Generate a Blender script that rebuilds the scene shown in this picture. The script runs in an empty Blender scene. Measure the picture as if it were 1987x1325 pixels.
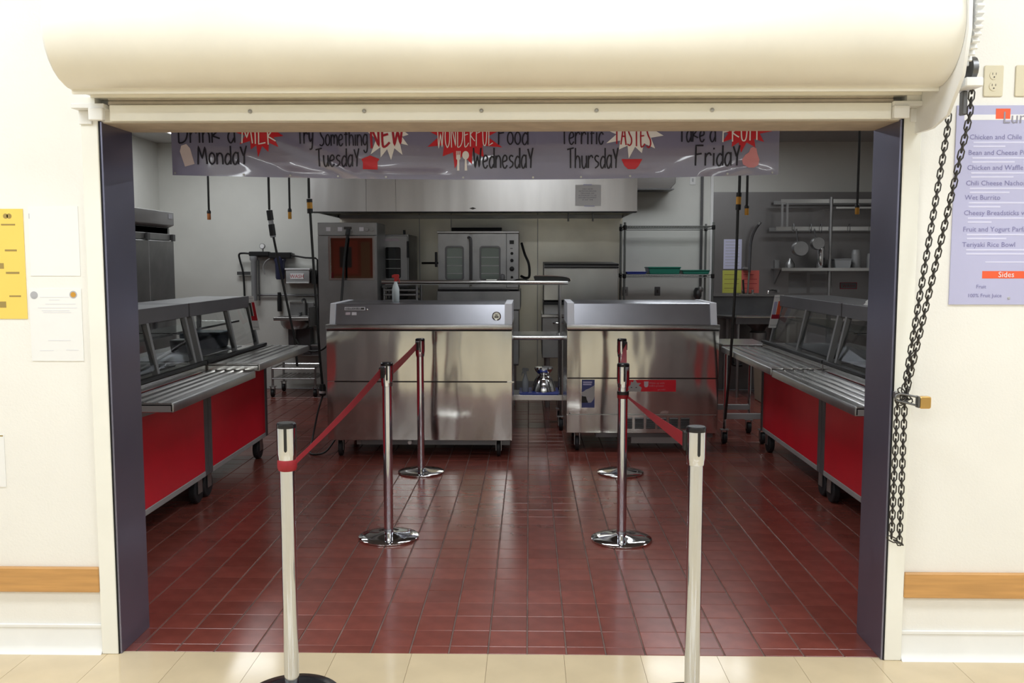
import bpy, bmesh, math, random
from mathutils import Vector, Matrix

random.seed(7)
SC = bpy.context.scene
COL = SC.collection
PI = math.pi

# ---------------------------------------------------------------- camera
cam_d = bpy.data.cameras.new('camera')
cam_d.sensor_fit = 'HORIZONTAL'
cam_d.sensor_width = 36.0
cam_d.lens = 31.887
cam_d.clip_start = 0.05
cam_d.clip_end = 60
cam = bpy.data.objects.new('camera', cam_d)
COL.objects.link(cam)
_R = Vector((0.99982, 0.018958, 0.0000875))
_U = Vector((-0.001745, 0.087432, 0.996169))
_F = Vector((-0.018877, 0.99599, -0.087449))
cam.matrix_world = Matrix(((_R.x, _U.x, -_F.x, 0.0), (_R.y, _U.y, -_F.y, 0.0),
                           (_R.z, _U.z, -_F.z, 1.575), (0, 0, 0, 1)))
SC.camera = cam

# ---------------------------------------------------------------- world, exposure, lamp strengths
w = bpy.data.worlds.new('world')
w.use_nodes = True
w.node_tree.nodes['Background'].inputs[0].default_value = (0.8, 0.85, 1.0, 1)
w.node_tree.nodes['Background'].inputs[1].default_value = 0.05
SC.world = w
SC.view_settings.view_transform = 'Standard'
SC.view_settings.look = 'None'
SC.view_settings.gamma = 1.0
SC.view_settings.use_curve_mapping = False
SC.view_settings.exposure = 0.75
DINING_LAMP = 9.0      # ceiling troffers of the dining hall
KITCHEN_LAMP = 6.0     # the lit troffer at the back left of the kitchen
KITCHEN_DIM = 5.6      # weaker kitchen troffers, mostly added to brighten the room
SC.cycles.max_bounces = 8
SC.cycles.diffuse_bounces = 4
SC.cycles.use_adaptive_sampling = True
SC.cycles.adaptive_threshold = 0.015
SC.cycles.glossy_bounces = 5
SC.cycles.transmission_bounces = 8
SC.cycles.transparent_max_bounces = 12
SC.cycles.caustics_reflective = False
SC.cycles.caustics_refractive = False
SC.cycles.sample_clamp_indirect = 4.0
SC.cycles.use_denoising = True

# ---------------------------------------------------------------- materials
def mat(name, col, rough=0.5, metal=0.0, var=0.0, vscale=8.0, bump=0.0, bscale=40.0, stretch=(1, 1, 1),
        spec=0.5, emit=None, estr=0.0, trans=0.0, rnd=0.0, alpha=1.0, coat=0.0, ior=1.45):
    m = bpy.data.materials.new(name)
    m.use_nodes = True
    nt = m.node_tree
    b = nt.nodes['Principled BSDF']
    b.inputs['Base Color'].default_value = (*col, 1)
    b.inputs['Roughness'].default_value = rough
    b.inputs['Metallic'].default_value = metal
    b.inputs['Specular IOR Level'].default_value = spec
    b.inputs['Transmission Weight'].default_value = trans
    b.inputs['Alpha'].default_value = alpha
    b.inputs['Coat Weight'].default_value = coat
    b.inputs['IOR'].default_value = ior
    if emit:
        b.inputs['Emission Color'].default_value = (*emit, 1)
        b.inputs['Emission Strength'].default_value = estr
    tc = mp = None
    if var or bump:
        tc = nt.nodes.new('ShaderNodeTexCoord')
        mp = nt.nodes.new('ShaderNodeMapping')
        mp.inputs['Scale'].default_value = stretch
        nt.links.new(tc.outputs['Object'], mp.inputs['Vector'])
    last = None
    if var:
        n = nt.nodes.new('ShaderNodeTexNoise')
        n.inputs['Scale'].default_value = vscale
        n.inputs['Detail'].default_value = 4
        nt.links.new(mp.outputs[0], n.inputs['Vector'])
        mr = nt.nodes.new('ShaderNodeMapRange')
        mr.inputs['From Min'].default_value = 0.3
        mr.inputs['From Max'].default_value = 0.7
        mr.inputs['To Min'].default_value = 1 - var
        mr.inputs['To Max'].default_value = 1 + var
        nt.links.new(n.outputs['Fac'], mr.inputs['Value'])
        last = mr.outputs[0]
    if rnd:
        oi = nt.nodes.new('ShaderNodeObjectInfo')
        ge = nt.nodes.new('ShaderNodeNewGeometry')
        ad = nt.nodes.new('ShaderNodeMath'); ad.operation = 'ADD'
        nt.links.new(oi.outputs['Random'], ad.inputs[0])
        nt.links.new(ge.outputs['Random Per Island'], ad.inputs[1])
        fr = nt.nodes.new('ShaderNodeMath'); fr.operation = 'FRACT'
        nt.links.new(ad.outputs[0], fr.inputs[0])
        m2 = nt.nodes.new('ShaderNodeMapRange')
        m2.inputs['To Min'].default_value = 1 - rnd
        m2.inputs['To Max'].default_value = 1 + rnd
        nt.links.new(fr.outputs[0], m2.inputs['Value'])
        if last is not None:
            mu = nt.nodes.new('ShaderNodeMath'); mu.operation = 'MULTIPLY'
            nt.links.new(last, mu.inputs[0]); nt.links.new(m2.outputs[0], mu.inputs[1])
            last = mu.outputs[0]
        else:
            last = m2.outputs[0]
    if last is not None:
        vm = nt.nodes.new('ShaderNodeVectorMath'); vm.operation = 'SCALE'
        vm.inputs[0].default_value = col
        nt.links.new(last, vm.inputs['Scale'])
        nt.links.new(vm.outputs[0], b.inputs['Base Color'])
    if bump:
        n = nt.nodes.new('ShaderNodeTexNoise')
        n.inputs['Scale'].default_value = bscale
        n.inputs['Detail'].default_value = 2
        nt.links.new(mp.outputs[0], n.inputs['Vector'])
        bp = nt.nodes.new('ShaderNodeBump')
        bp.inputs['Strength'].default_value = 1.0
        bp.inputs['Distance'].default_value = bump
        nt.links.new(n.outputs['Fac'], bp.inputs['Height'])
        nt.links.new(bp.outputs[0], b.inputs['Normal'])
    return m

M = {}
def dm(k, *a, **kw):
    M[k] = mat(k, *a, **kw)
dm('wall_cream', (0.87, 0.855, 0.82), 0.55, var=0.02, vscale=3, bump=0.0006, bscale=120)
dm('wall_hall_rear', (0.46, 0.50, 0.52), 0.6, var=0.03, vscale=2)
dm('wall_hall', (0.72, 0.77, 0.82), 0.6, var=0.03, vscale=2)
dm('wall_kitchen', (0.70, 0.70, 0.66), 0.5, var=0.03, vscale=3)
dm('ceiling_tile', (0.62, 0.61, 0.58), 0.9, var=0.05, vscale=30)
dm('ceiling_kitchen', (0.50, 0.49, 0.47), 0.8, var=0.04, vscale=30)
dm('paint_cream', (0.88, 0.87, 0.81), 0.4, var=0.02, vscale=6)
dm('paint_shutter', (0.90, 0.875, 0.80), 0.38, var=0.03, vscale=5)
dm('paint_white', (0.86, 0.86, 0.85), 0.4, var=0.02, vscale=10)
dm('lintel_tan', (0.60, 0.53, 0.45), 0.6, var=0.10, vscale=14)
dm('wood_rail', (0.58, 0.31, 0.11), 0.4, var=0.14, vscale=5, stretch=(0.6, 4, 9))
dm('quarry', (0.200, 0.053, 0.040), 0.22, var=0.16, vscale=9, rnd=0.13, spec=0.5)
dm('grout', (0.17, 0.115, 0.10), 0.75, var=0.35, vscale=6)
dm('vct', (0.66, 0.54, 0.36), 0.13, var=0.05, vscale=6, rnd=0.035)
dm('vct_seam', (0.22, 0.15, 0.08), 0.8)
dm('steel', (0.52, 0.51, 0.50), 0.26, 1.0, var=0.10, vscale=3, bump=0.004, bscale=1.6, stretch=(1.6, 1.6, 0.5))
dm('steel_cooler', (0.60, 0.59, 0.57), 0.09, 1.0, var=0.08, vscale=3, bump=0.010, bscale=1.5, stretch=(1.8, 1.8, 0.55))
dm('steel_jamb', (0.24, 0.24, 0.34), 0.30, 0.85, var=0.08, vscale=2, bump=0.002, bscale=2)
dm('steel_dull', (0.40, 0.40, 0.40), 0.42, 1.0, var=0.12, vscale=5)
dm('steel_dark', (0.17, 0.17, 0.175), 0.4, 0.9, var=0.1, vscale=5)
dm('steel_wall', (0.30, 0.29, 0.29), 0.38, 1.0, var=0.08, vscale=2)
dm('steel_splash', (0.80, 0.77, 0.66), 0.34, 1.0, var=0.10, vscale=2, bump=0.004, bscale=2)
dm('chrome', (0.78, 0.78, 0.78), 0.07, 1.0)
dm('chrome_pole', (0.70, 0.75, 0.85), 0.08, 1.0)
dm('chrome_satin', (0.70, 0.70, 0.69), 0.2, 1.0)
dm('wire', (0.22, 0.23, 0.22), 0.4, 0.8)
dm('grey_frame', (0.13, 0.127, 0.135), 0.45, 0.2, var=0.05, vscale=6)
dm('grey_light', (0.42, 0.42, 0.42), 0.45, 0.2, var=0.05, vscale=6)
dm('red_panel', (0.74, 0.014, 0.034), 0.42, var=0.05, vscale=4)
dm('black', (0.012, 0.012, 0.013), 0.45)
dm('black_gloss', (0.010, 0.010, 0.013), 0.2)
dm('rubber', (0.016, 0.016, 0.018), 0.6)
dm('cord_black', (0.014, 0.014, 0.014), 0.5)
dm('yellow_plug', (0.60, 0.30, 0.04), 0.45)
dm('orange_plug', (0.45, 0.16, 0.05), 0.5)
dm('belt_red', (0.27, 0.010, 0.018), 0.6, var=0.08, vscale=60)
dm('banner', (0.185, 0.178, 0.29), 0.19, var=0.04, vscale=4, spec=1.0, coat=0.9)
dm('ink_black', (0.012, 0.010, 0.022), 0.4)
dm('ink_red', (0.52, 0.018, 0.030), 0.35)
dm('ink_darkred', (0.36, 0.015, 0.035), 0.35)
dm('ink_white', (0.76, 0.74, 0.78), 0.35)
dm('ink_pink', (0.66, 0.26, 0.30), 0.35)
dm('ink_carton', (0.62, 0.53, 0.58), 0.35)
dm('paper_white', (0.86, 0.86, 0.86), 0.7)
dm('paper_yellow', (0.90, 0.64, 0.14), 0.7)
dm('paper_lime', (0.62, 0.62, 0.12), 0.7)
dm('paper_pink', (0.72, 0.16, 0.13), 0.7)
dm('ink_brown', (0.35, 0.25, 0.08), 0.7)
dm('ink_grey', (0.45, 0.45, 0.48), 0.7)
dm('ink_faint', (0.74, 0.74, 0.78), 0.7)
dm('poster_blue', (0.50, 0.50, 0.72), 0.4)
dm('poster_pale', (0.68, 0.68, 0.88), 0.4)
dm('poster_band', (0.85, 0.85, 0.88), 0.4)
dm('ink_violet', (0.22, 0.21, 0.42), 0.5)
dm('ink_title', (0.30, 0.29, 0.36), 0.5)
dm('ink_orange', (0.85, 0.12, 0.045), 0.5)
dm('plate_ivory', (0.72, 0.66, 0.50), 0.35)
dm('plate_dark', (0.06, 0.055, 0.05), 0.5)
dm('chain_steel', (0.085, 0.080, 0.075), 0.42, 0.9)
dm('brass', (0.72, 0.46, 0.17), 0.3, 1.0)
dm('glass_dark', (0.010, 0.011, 0.012), 0.06, spec=0.8)
dm('glass_clear', (0.92, 0.95, 0.95), 0.03, trans=1.0, ior=1.12)
dm('glass_tint', (0.62, 0.68, 0.66), 0.05, trans=1.0, ior=1.12)
dm('plastic_clear', (0.72, 0.76, 0.78), 0.25, trans=0.35)
dm('bottle_white', (0.62, 0.68, 0.70), 0.35)
dm('plastic_red', (0.50, 0.03, 0.03), 0.35)
dm('tray_green', (0.015, 0.16, 0.11), 0.35)
dm('tray_blue', (0.03, 0.05, 0.30), 0.35)
dm('bin_blue', (0.035, 0.07, 0.12), 0.45)
dm('oven_in', (0.20, 0.24, 0.20), 0.5)
dm('sticker_blue', (0.06, 0.075, 0.22), 0.4)
dm('card_tan', (0.40, 0.33, 0.25), 0.8, var=0.05)
dm('plastic_grey', (0.33, 0.34, 0.35), 0.5)
dm('plastic_navy', (0.035, 0.04, 0.09), 0.4)
dm('cloth_white', (0.70, 0.69, 0.66), 0.9)
dm('board_orange', (0.36, 0.09, 0.05), 0.7)
dm('board_red', (0.50, 0.10, 0.06), 0.7)
dm('board_brown', (0.34, 0.17, 0.09), 0.8)
dm('steel_lid', (0.52, 0.53, 0.58), 0.30, 1.0, var=0.06, vscale=4)
dm('grey_cap', (0.74, 0.75, 0.80), 0.5)
dm('post_grey', (0.26, 0.26, 0.26), 0.45, 0.3)
dm('steel_hood', (0.88, 0.87, 0.85), 0.36, 1.0, var=0.10, vscale=2, bump=0.010, bscale=1.3, stretch=(1.8, 1.8, 0.3))
dm('glass_mirror', (0.42, 0.40, 0.38), 0.03, 1.0)
dm('oven_glass', (0.20, 0.24, 0.21), 0.10, spec=0.8)
dm('lamp_hall', (1, 1, 1), 0.5, emit=(0.91, 0.965, 1.0), estr=DINING_LAMP)
dm('lamp_kitchen', (1, 1, 1), 0.5, emit=(0.95, 0.98, 1.0), estr=KITCHEN_LAMP)
dm('lamp_kitchen_dim', (1, 1, 1), 0.5, emit=(0.93, 0.97, 1.0), estr=KITCHEN_DIM)

for k in ('lamp_hall', 'lamp_kitchen', 'lamp_kitchen_dim'): M[k].cycles.emission_sampling = 'FRONT'

# ---------------------------------------------------------------- mesh helpers
class MB:
    def __init__(s):
        s.v = []; s.f = []
    def add(s, vs, fs):
        o = len(s.v)
        s.v += [tuple(p) for p in vs]
        s.f += [tuple(i + o for i in f) for f in fs]
        return s
    def box(s, x0, x1, y0, y1, z0, z1):
        vs = [(x0, y0, z0), (x1, y0, z0), (x1, y1, z0), (x0, y1, z0), (x0, y0, z1), (x1, y0, z1), (x1, y1, z1), (x0, y1, z1)]
        return s.add(vs, [(0, 3, 2, 1), (4, 5, 6, 7), (0, 1, 5, 4), (1, 2, 6, 5), (2, 3, 7, 6), (3, 0, 4, 7)])
    def cyl(s, p0, p1, r, n=16, r1=None):
        p0 = Vector(p0); p1 = Vector(p1); d = (p1 - p0).normalized()
        a = d.orthogonal().normalized(); b = d.cross(a)
        r1 = r if r1 is None else r1
        vs = []
        for i in range(n):
            t = 2 * PI * i / n; e = a * math.cos(t) + b * math.sin(t)
            vs.append(p0 + e * r)
        for i in range(n):
            t = 2 * PI * i / n; e = a * math.cos(t) + b * math.sin(t)
            vs.append(p1 + e * r1)
        fs = [(i, (i + 1) % n, n + (i + 1) % n, n + i) for i in range(n)]
        fs += [tuple(range(n - 1, -1, -1)), tuple(range(n, 2 * n))]
        return s.add(vs, fs)
    def tube(s, pts, r, n=8, closed=False):
        pts = [Vector(p) for p in pts]; m = len(pts); vs = []; fs = []
        prev = None
        for i, p in enumerate(pts):
            if closed: d = pts[(i + 1) % m] - pts[i - 1]
            else: d = pts[min(i + 1, m - 1)] - pts[max(i - 1, 0)]
            d.normalize()
            if prev is None: a = d.orthogonal().normalized()
            else:
                a = prev - d * prev.dot(d)
                a = a.normalized() if a.length > 1e-6 else d.orthogonal().normalized()
            prev = a; b = d.cross(a)
            for k in range(n):
                t = 2 * PI * k / n
                vs.append(p + (a * math.cos(t) + b * math.sin(t)) * r)
        for i in range(m if closed else m - 1):
            j = (i + 1) % m
            for k in range(n):
                q = (k + 1) % n
                fs.append((i * n + k, i * n + q, j * n + q, j * n + k))
        if not closed:
            fs += [tuple(range(n - 1, -1, -1)), tuple((m - 1) * n + k for k in range(n))]
        return s.add(vs, fs)
    def lathe(s, prof, c=(0, 0, 0), n=24, axis='z'):
        m = len(prof); vs = []; fs = []
        for (r, h) in prof:
            for k in range(n):
                t = 2 * PI * k / n
                a, b = r * math.cos(t), r * math.sin(t)
                if axis == 'z': vs.append((c[0] + a, c[1] + b, c[2] + h))
                elif axis == 'x': vs.append((c[0] + h, c[1] + a, c[2] + b))
                else: vs.append((c[0] + b, c[1] + h, c[2] + a))
        for i in range(m - 1):
            for k in range(n):
                q = (k + 1) % n
                fs.append((i * n + k, i * n + q, (i + 1) * n + q, (i + 1) * n + k))
        fs += [tuple(range(n - 1, -1, -1)), tuple((m - 1) * n + k for k in range(n))]
        return s.add(vs, fs)
    def prism(s, poly, axis, d0, d1):
        """poly in the plane across axis: x->(y,z), y->(x,z), z->(x,y)"""
        n = len(poly)
        def p(q, d):
            return {'x': (d, q[0], q[1]), 'y': (q[0], d, q[1]), 'z': (q[0], q[1], d)}[axis]
        vs = [p(q, d0) for q in poly] + [p(q, d1) for q in poly]
        fs = [(i, (i + 1) % n, n + (i + 1) % n, n + i) for i in range(n)]
        fs += [tuple(range(n - 1, -1, -1)), tuple(range(n, 2 * n))]
        return s.add(vs, fs)
    def mesh(s, name, bev=0.0, org=(0, 0, 0), seg=1, ang=35):
        bm = bmesh.new()
        o = Vector(org)
        vs = [bm.verts.new(Vector(p) - o) for p in s.v]
        for f in s.f:
            try: bm.faces.new([vs[i] for i in f])
            except ValueError: pass
        bmesh.ops.recalc_face_normals(bm, faces=bm.faces)
        if bev:
            es = [e for e in bm.edges if len(e.link_faces) == 2 and e.calc_face_angle(0) > 0.6]
            bmesh.ops.bevel(bm, geom=es, offset=bev, segments=seg, affect='EDGES', clamp_overlap=True, profile=0.5)
        me = bpy.data.meshes.new(name)
        bm.to_mesh(me); bm.free()
        me.polygons.foreach_set('use_smooth', [True] * len(me.polygons))
        me.set_sharp_from_angle(angle=math.radians(ang))
        return me

def origin(o):
    p = Vector((0, 0, 0))
    while o is not None:
        p += o.location; o = o.parent
    return p

def obj(name, mb, m, parent=None, bev=0.0, seg=1, loc=None, label=None, kind=None, ang=35):
    """links mb (world coordinates) as one mesh object; its origin is its parent's, or loc"""
    if parent is not None: org = origin(parent)
    else: org = Vector(loc) if loc is not None else Vector((0, 0, 0))
    me = mb if isinstance(mb, bpy.types.Mesh) else mb.mesh(name, bev, org, seg, ang)
    if not me.materials: me.materials.append(M[m])
    o = bpy.data.objects.new(name, me)
    COL.objects.link(o)
    if parent is not None: o.parent = parent
    else: o.location = org
    if label: o['label'] = label
    if kind: o['kind'] = kind
    return o

def thing(name, label, cat, loc, group=None):
    o = bpy.data.objects.new(name, None)
    o.empty_display_size = 0.1
    COL.objects.link(o); o.location = loc
    o['label'] = label; o['category'] = cat
    if group: o['group'] = group
    return o

def tag(o, label, cat, group=None):
    o['label'] = label; o['category'] = cat
    if group: o['group'] = group
    return o

def struct(name, mb, m, label, bev=0.0, loc=(0, 0, 0), cat='structure'):
    o = obj(name, mb, m, bev=bev, loc=loc)
    o['kind'] = 'structure'; o['label'] = label; o['category'] = cat
    return o

def B(*a): return MB().box(*a)

def smooth(pts, k=6):
    """Catmull-Rom through the points"""
    P = [Vector(p) for p in pts]; out = []
    for i in range(len(P) - 1):
        p0 = P[max(i - 1, 0)]; p1 = P[i]; p2 = P[i + 1]; p3 = P[min(i + 2, len(P) - 1)]
        for j in range(k):
            t = j / k
            out.append(0.5 * ((2 * p1) + (p2 - p0) * t + (2 * p0 - 5 * p1 + 4 * p2 - p3) * t * t + (3 * p1 - p0 - 3 * p2 + p3) * t ** 3))
    out.append(P[-1]); return out

def text(parent, name, body, size, m, x, y, z, align='LEFT', thick=0.0006, xs=1.0):
    """flat lettering in an upright plane facing the dining hall (-y); z is the baseline"""
    cu = bpy.data.curves.new(name, 'FONT')
    cu.body = body; cu.size = size; cu.align_x = align; cu.resolution_u = 2
    t = bpy.data.objects.new(name, cu); COL.objects.link(t)
    dg = bpy.context.evaluated_depsgraph_get()
    me = bpy.data.meshes.new_from_object(t.evaluated_get(dg))
    bpy.data.objects.remove(t); bpy.data.curves.remove(cu)
    me.name = name
    o = origin(parent)
    for v in me.vertices:
        p = v.co.copy()
        v.co = Vector((x + p.x * xs, y - thick, z + p.y)) - o
    me.materials.clear(); me.materials.append(M[m])
    ob = bpy.data.objects.new(name, me); COL.objects.link(ob); ob.parent = parent
    return ob

def rrect(x0, x1, z0, z1, r, n=4):
    pts = []
    for cx, cz, a0 in ((x1 - r, z1 - r, 0), (x0 + r, z1 - r, PI / 2), (x0 + r, z0 + r, PI), (x1 - r, z0 + r, 1.5 * PI)):
        for i in range(n + 1):
            a = a0 + PI / 2 * i / n
            pts.append((cx + r * math.cos(a), cz + r * math.sin(a)))
    return pts

# ================================================================ THE SETTING
YW, YB = 3.52, 11.20            # front wall face, kitchen back wall
XL, XR = -1.647, 1.405          # opening
ZT, ZC = 2.110, 3.02            # lintel, kitchen ceiling
KXL, KXR = -4.56, 4.55
HX, HY, HZ = 7.0, -7.5, 3.25    # dining hall half width, rear wall, ceiling
T = 0.25

# dining hall floor with vinyl tiles
fl = struct('floor', B(-HX, HX, HY, YW + 0.012, -0.12, -0.002), 'vct_seam', 'beige vinyl tile floor of the dining hall in the foreground', cat='floor')
tp = 0.3065
tm = MB().box(-tp / 2 + 0.0008, tp / 2 - 0.0008, -tp / 2 + 0.0008, tp / 2 - 0.0008, -0.004, 0.0).mesh('vinyl_tile')
tm.materials.append(M['vct'])
rest = MB()
for j in range(36):
    for i in range(-23, 23):
        cx = 0.142 + (i + 0.5) * tp; cy = YW + 0.010 - (j + 0.5) * tp
        if abs(cx) > HX - 0.1 or cy < HY + 0.1: continue
        if j < 5 and abs(cx) < 2.7:
            o = bpy.data.objects.new('vinyl_tile', tm); COL.objects.link(o)
            o.parent = fl; o.location = (cx, cy, 0)
        else:
            rest.box(cx - tp / 2 + 0.0008, cx + tp / 2 - 0.0008, cy - tp / 2 + 0.0008, cy + tp / 2 - 0.0008, -0.004, 0)
obj('vinyl_tile_field', rest, 'vct', fl, kind='stuff')

# kitchen floor with quarry tiles
kf = struct('floor', B(KXL, KXR, YW + 0.012, YB, -0.12, -0.0035), 'grout', 'dark red quarry tile floor of the kitchen', cat='floor')
qp = 0.1589; qw = 0.1528; gy = 0.0014
def tile_mesh(wx, wy):
    b = 0.0016; d = 0.006; mb = MB()
    x, y = wx / 2, wy / 2
    vs = [(-x, -y, -d), (x, -y, -d), (x, y, -d), (-x, y, -d), (-x, -y, -b), (x, -y, -b), (x, y, -b), (-x, y, -b),
          (-x + b, -y + b, 0), (x - b, -y + b, 0), (x - b, y - b, 0), (-x + b, y - b, 0)]
    fs = [(8, 9, 10, 11), (3, 2, 1, 0)]
    for k in range(4):
        q = (k + 1) % 4
        fs += [(k, q, 4 + q, 4 + k), (4 + k, 4 + q, 8 + q, 8 + k)]
    return mb.add(vs, fs)
cells = []
ylines = [YW + 0.013] + [3.603 + n * qp for n in range(60)]
for j in range(len(ylines) - 1):
    y0, y1 = ylines[j], ylines[j + 1]
    if y1 > YB: break
    for i in range(-30, 30):
        x0 = -0.006 + i * qp
        if x0 < KXL or x0 + qp > KXR: continue
        if j < 2 and (x0 + qp < XL - 0.02 or x0 > XR + 0.02): continue
        cells.append((x0, x0 + qp, y0, y1))
def vis(c):
    xm = (c[0] + c[1]) / 2; ym = (c[2] + c[3]) / 2; k = ym / (YW + T)
    return XL * k - 0.05 < xm < XR * k + 0.05
order = sorted(cells, key=lambda c: (not vis(c), c[2]))
g = (qp - qw) / 2
shared = tile_mesh(qw, qp - 2 * gy).mesh('quarry_tile'); shared.materials.append(M['quarry'])
first = tile_mesh(qw, ylines[1] - ylines[0] - 2 * gy).mesh('quarry_tile_cut'); first.materials.append(M['quarry'])
field = MB()
for k, c in enumerate(order):
    cx, cy = (c[0] + c[1]) / 2, (c[2] + c[3]) / 2
    jz = random.uniform(-0.0006, 0.0006)
    if k < 300:
        o = bpy.data.objects.new('quarry_tile', first if c[2] == ylines[0] else shared)
        COL.objects.link(o); o.parent = kf; o.location = (cx, cy, jz)
    else:
        t_ = tile_mesh(qw, c[3] - c[2] - 2 * gy)
        field.add([(p[0] + cx, p[1] + cy, p[2] + jz) for p in t_.v], t_.f)
obj('quarry_tile_field', field, 'quarry', kf, kind='stuff')

wf = MB()
wf.box(-HX, XL, YW, YW + T, 0, HZ).box(XR, HX, YW, YW + T, 0, HZ).box(XL, XR, YW, YW + T, ZT, HZ)
struct('wall_front', wf, 'wall_cream', 'cream painted wall around the serving opening', cat='wall')
struct('wall_left', B(-HX - 0.1, -HX, HY, YW, 0, HZ), 'wall_hall', 'left wall of the dining hall', cat='wall')
struct('wall_right', B(HX, HX + 0.1, HY, YW, 0, HZ), 'wall_hall', 'right wall of the dining hall', cat='wall')
struct('wall_rear', B(-HX, HX, HY - 0.1, HY, 0, HZ), 'wall_hall_rear', 'rear wall of the dining hall', cat='wall')
struct('ceiling', B(-HX, HX, HY, YW, HZ, HZ + 0.1), 'ceiling_tile', 'white ceiling of the dining hall', cat='ceiling')
struct('wall_left', B(KXL - 0.1, KXL, YW + T, YB, 0, ZC), 'wall_kitchen', 'white left wall of the kitchen behind the tall refrigerator', cat='wall')
struct('wall_right', B(KXR, KXR + 0.1, YW + T, YB, 0, ZC), 'wall_kitchen', 'right wall of the kitchen', cat='wall')
struct('wall_back', B(KXL - 0.1, KXR + 0.1, YB, YB + 0.1, 0, ZC), 'wall_kitchen', 'white back wall of the kitchen', cat='wall')
struct('ceiling', B(KXL - 0.1, KXR + 0.1, YW + T, YB, ZC, ZC + 0.1), 'ceiling_kitchen', 'grey ceiling of the kitchen', cat='ceiling')
struct('trim_1', B(2.24, KXR - 0.005, YB - 0.012, YB, 0.0, 2.42), 'steel_wall', 'dull steel cladding on the right of the kitchen back wall', cat='wall cladding')
sp = struct('trim_2', B(-2.33, 1.14, YB - 0.010, YB, 0.0, 2.2), 'steel_dull', 'steel splash back under the exhaust hood', cat='wall cladding')
for a, b in ((-2.33, -1.35), (-1.345, -0.96), (-0.955, 0.10), (0.105, 1.14)):
    obj('panel', B(a + 0.002, b - 0.002, YB - 0.016, YB - 0.010, 0.1, 2.19), 'steel_splash', sp)

# steel lined reveals, guide rails, lintel
struct('trim_3', B(XL - 0.002, XL + 0.006, YW - 0.012, YW + T + 0.005, 0, ZT), 'steel_jamb', 'polished steel lining of the left jamb', 0.001, cat='door jamb')
struct('trim_4', B(XR - 0.006, XR + 0.002, YW - 0.012, YW + T + 0.005, 0, ZT), 'steel_jamb', 'polished steel lining of the right jamb', 0.001, cat='door jamb')
struct('trim_5', B(XL - 0.002, XR + 0.002, YW + 0.001, YW + T + 0.004, ZT - 0.004, ZT + 0.012), 'lintel_tan', 'tan underside of the lintel', cat='lintel')
for nm, a, b, lb in (('trim_6', XL - 0.072, XL - 0.006, 'cream shutter guide rail left of the opening'), ('trim_7', XR + 0.006, XR + 0.072, 'cream shutter guide rail right of the opening')):
    mb = B(a, b, YW - 0.020, YW - 0.0, 0, 2.165)
    struct(nm, mb, 'paint_cream', lb, 0.003, cat='door frame')
for nm, a, b, lb in (('trim_8', XL - 0.006, XL - 0.002, 'thin black strip along the left guide'), ('trim_9', XR + 0.002, XR + 0.006, 'thin black strip along the right guide')):
    struct(nm, B(a, b, YW - 0.016, YW + 0.0, 0, 2.12), 'black', lb, cat='seal strip')  # black strip along the dark gap line between guide and steel lining

# chair rails and baseboards
for nm, a, b, lb in (('trim_10', -HX, XL - 0.073, 'oak chair rail left of the opening'), ('trim_11', XR + 0.073, HX, 'oak chair rail right of the opening')):
    struct(nm, B(a, b, YW - 0.022, YW, 0.255, 0.356), 'wood_rail', lb, 0.004, cat='chair rail')
for nm, a, b, lb in (('baseboard_left', -HX, XL - 0.073, 'cream cove baseboard left of the opening'), ('baseboard_right', XR + 0.073, HX, 'cream cove baseboard right of the opening')):
    pr = [(YW, 0), (YW, 0.104), (YW - 0.006, 0.104), (YW - 0.008, 0.03), (YW - 0.018, 0.008), (YW - 0.03, 0)]
    struct(nm, MB().prism(pr, 'x', a, b), 'paint_white', lb, cat='baseboard')
for nm, a, b, lb in (('trim_12', -HX, XL - 0.073, 'painted bead above the baseboard on the left'), ('trim_13', XR + 0.073, HX, 'painted bead above the baseboard on the right')):
    struct(nm, B(a, b, YW - 0.010, YW, 0.104, 0.118), 'paint_white', lb, 0.002, cat='trim')

# ================================================================ LAMPS
def troffer(x, y, z, lx, ly, label, m, group):
    t = thing('ceiling_light', label, 'ceiling light', (x, y, z), group)
    fr = MB()
    for a in ((-lx / 2, lx / 2, -ly / 2, -ly / 2 + 0.03), (-lx / 2, lx / 2, ly / 2 - 0.03, ly / 2), (-lx / 2, -lx / 2 + 0.03, -ly / 2 + 0.03, ly / 2 - 0.03), (lx / 2 - 0.03, lx / 2, -ly / 2 + 0.03, ly / 2 - 0.03)):
        fr.box(x + a[0], x + a[1], y + a[2], y + a[3], z - 0.02, z)
    obj('frame', fr, 'paint_white', t)
    a, b = lx / 2 - 0.03, ly / 2 - 0.03
    me = bpy.data.meshes.new('diffuser')      # one sheet facing down
    me.from_pydata([(-a, -b, -0.012), (-a, b, -0.012), (a, b, -0.012), (a, -b, -0.012)], [], [(0, 1, 2, 3)])
    me.materials.append(M[m])
    o = bpy.data.objects.new('diffuser', me); COL.objects.link(o); o.parent = t
for yy in (2.35, -0.2, -2.8, -5.4):
    for xx in (-4.8, -2.4, 0.0, 2.4, 4.8):
        troffer(xx, yy, HZ, 1.2, 0.6, 'fluorescent ceiling light of the dining hall, out of view', 'lamp_hall', 'dining hall ceiling lights')
troffer(-3.44, 10.0, ZC, 1.2, 0.6, 'lit white ceiling light in the far left corner of the kitchen', 'lamp_kitchen', None)
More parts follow.
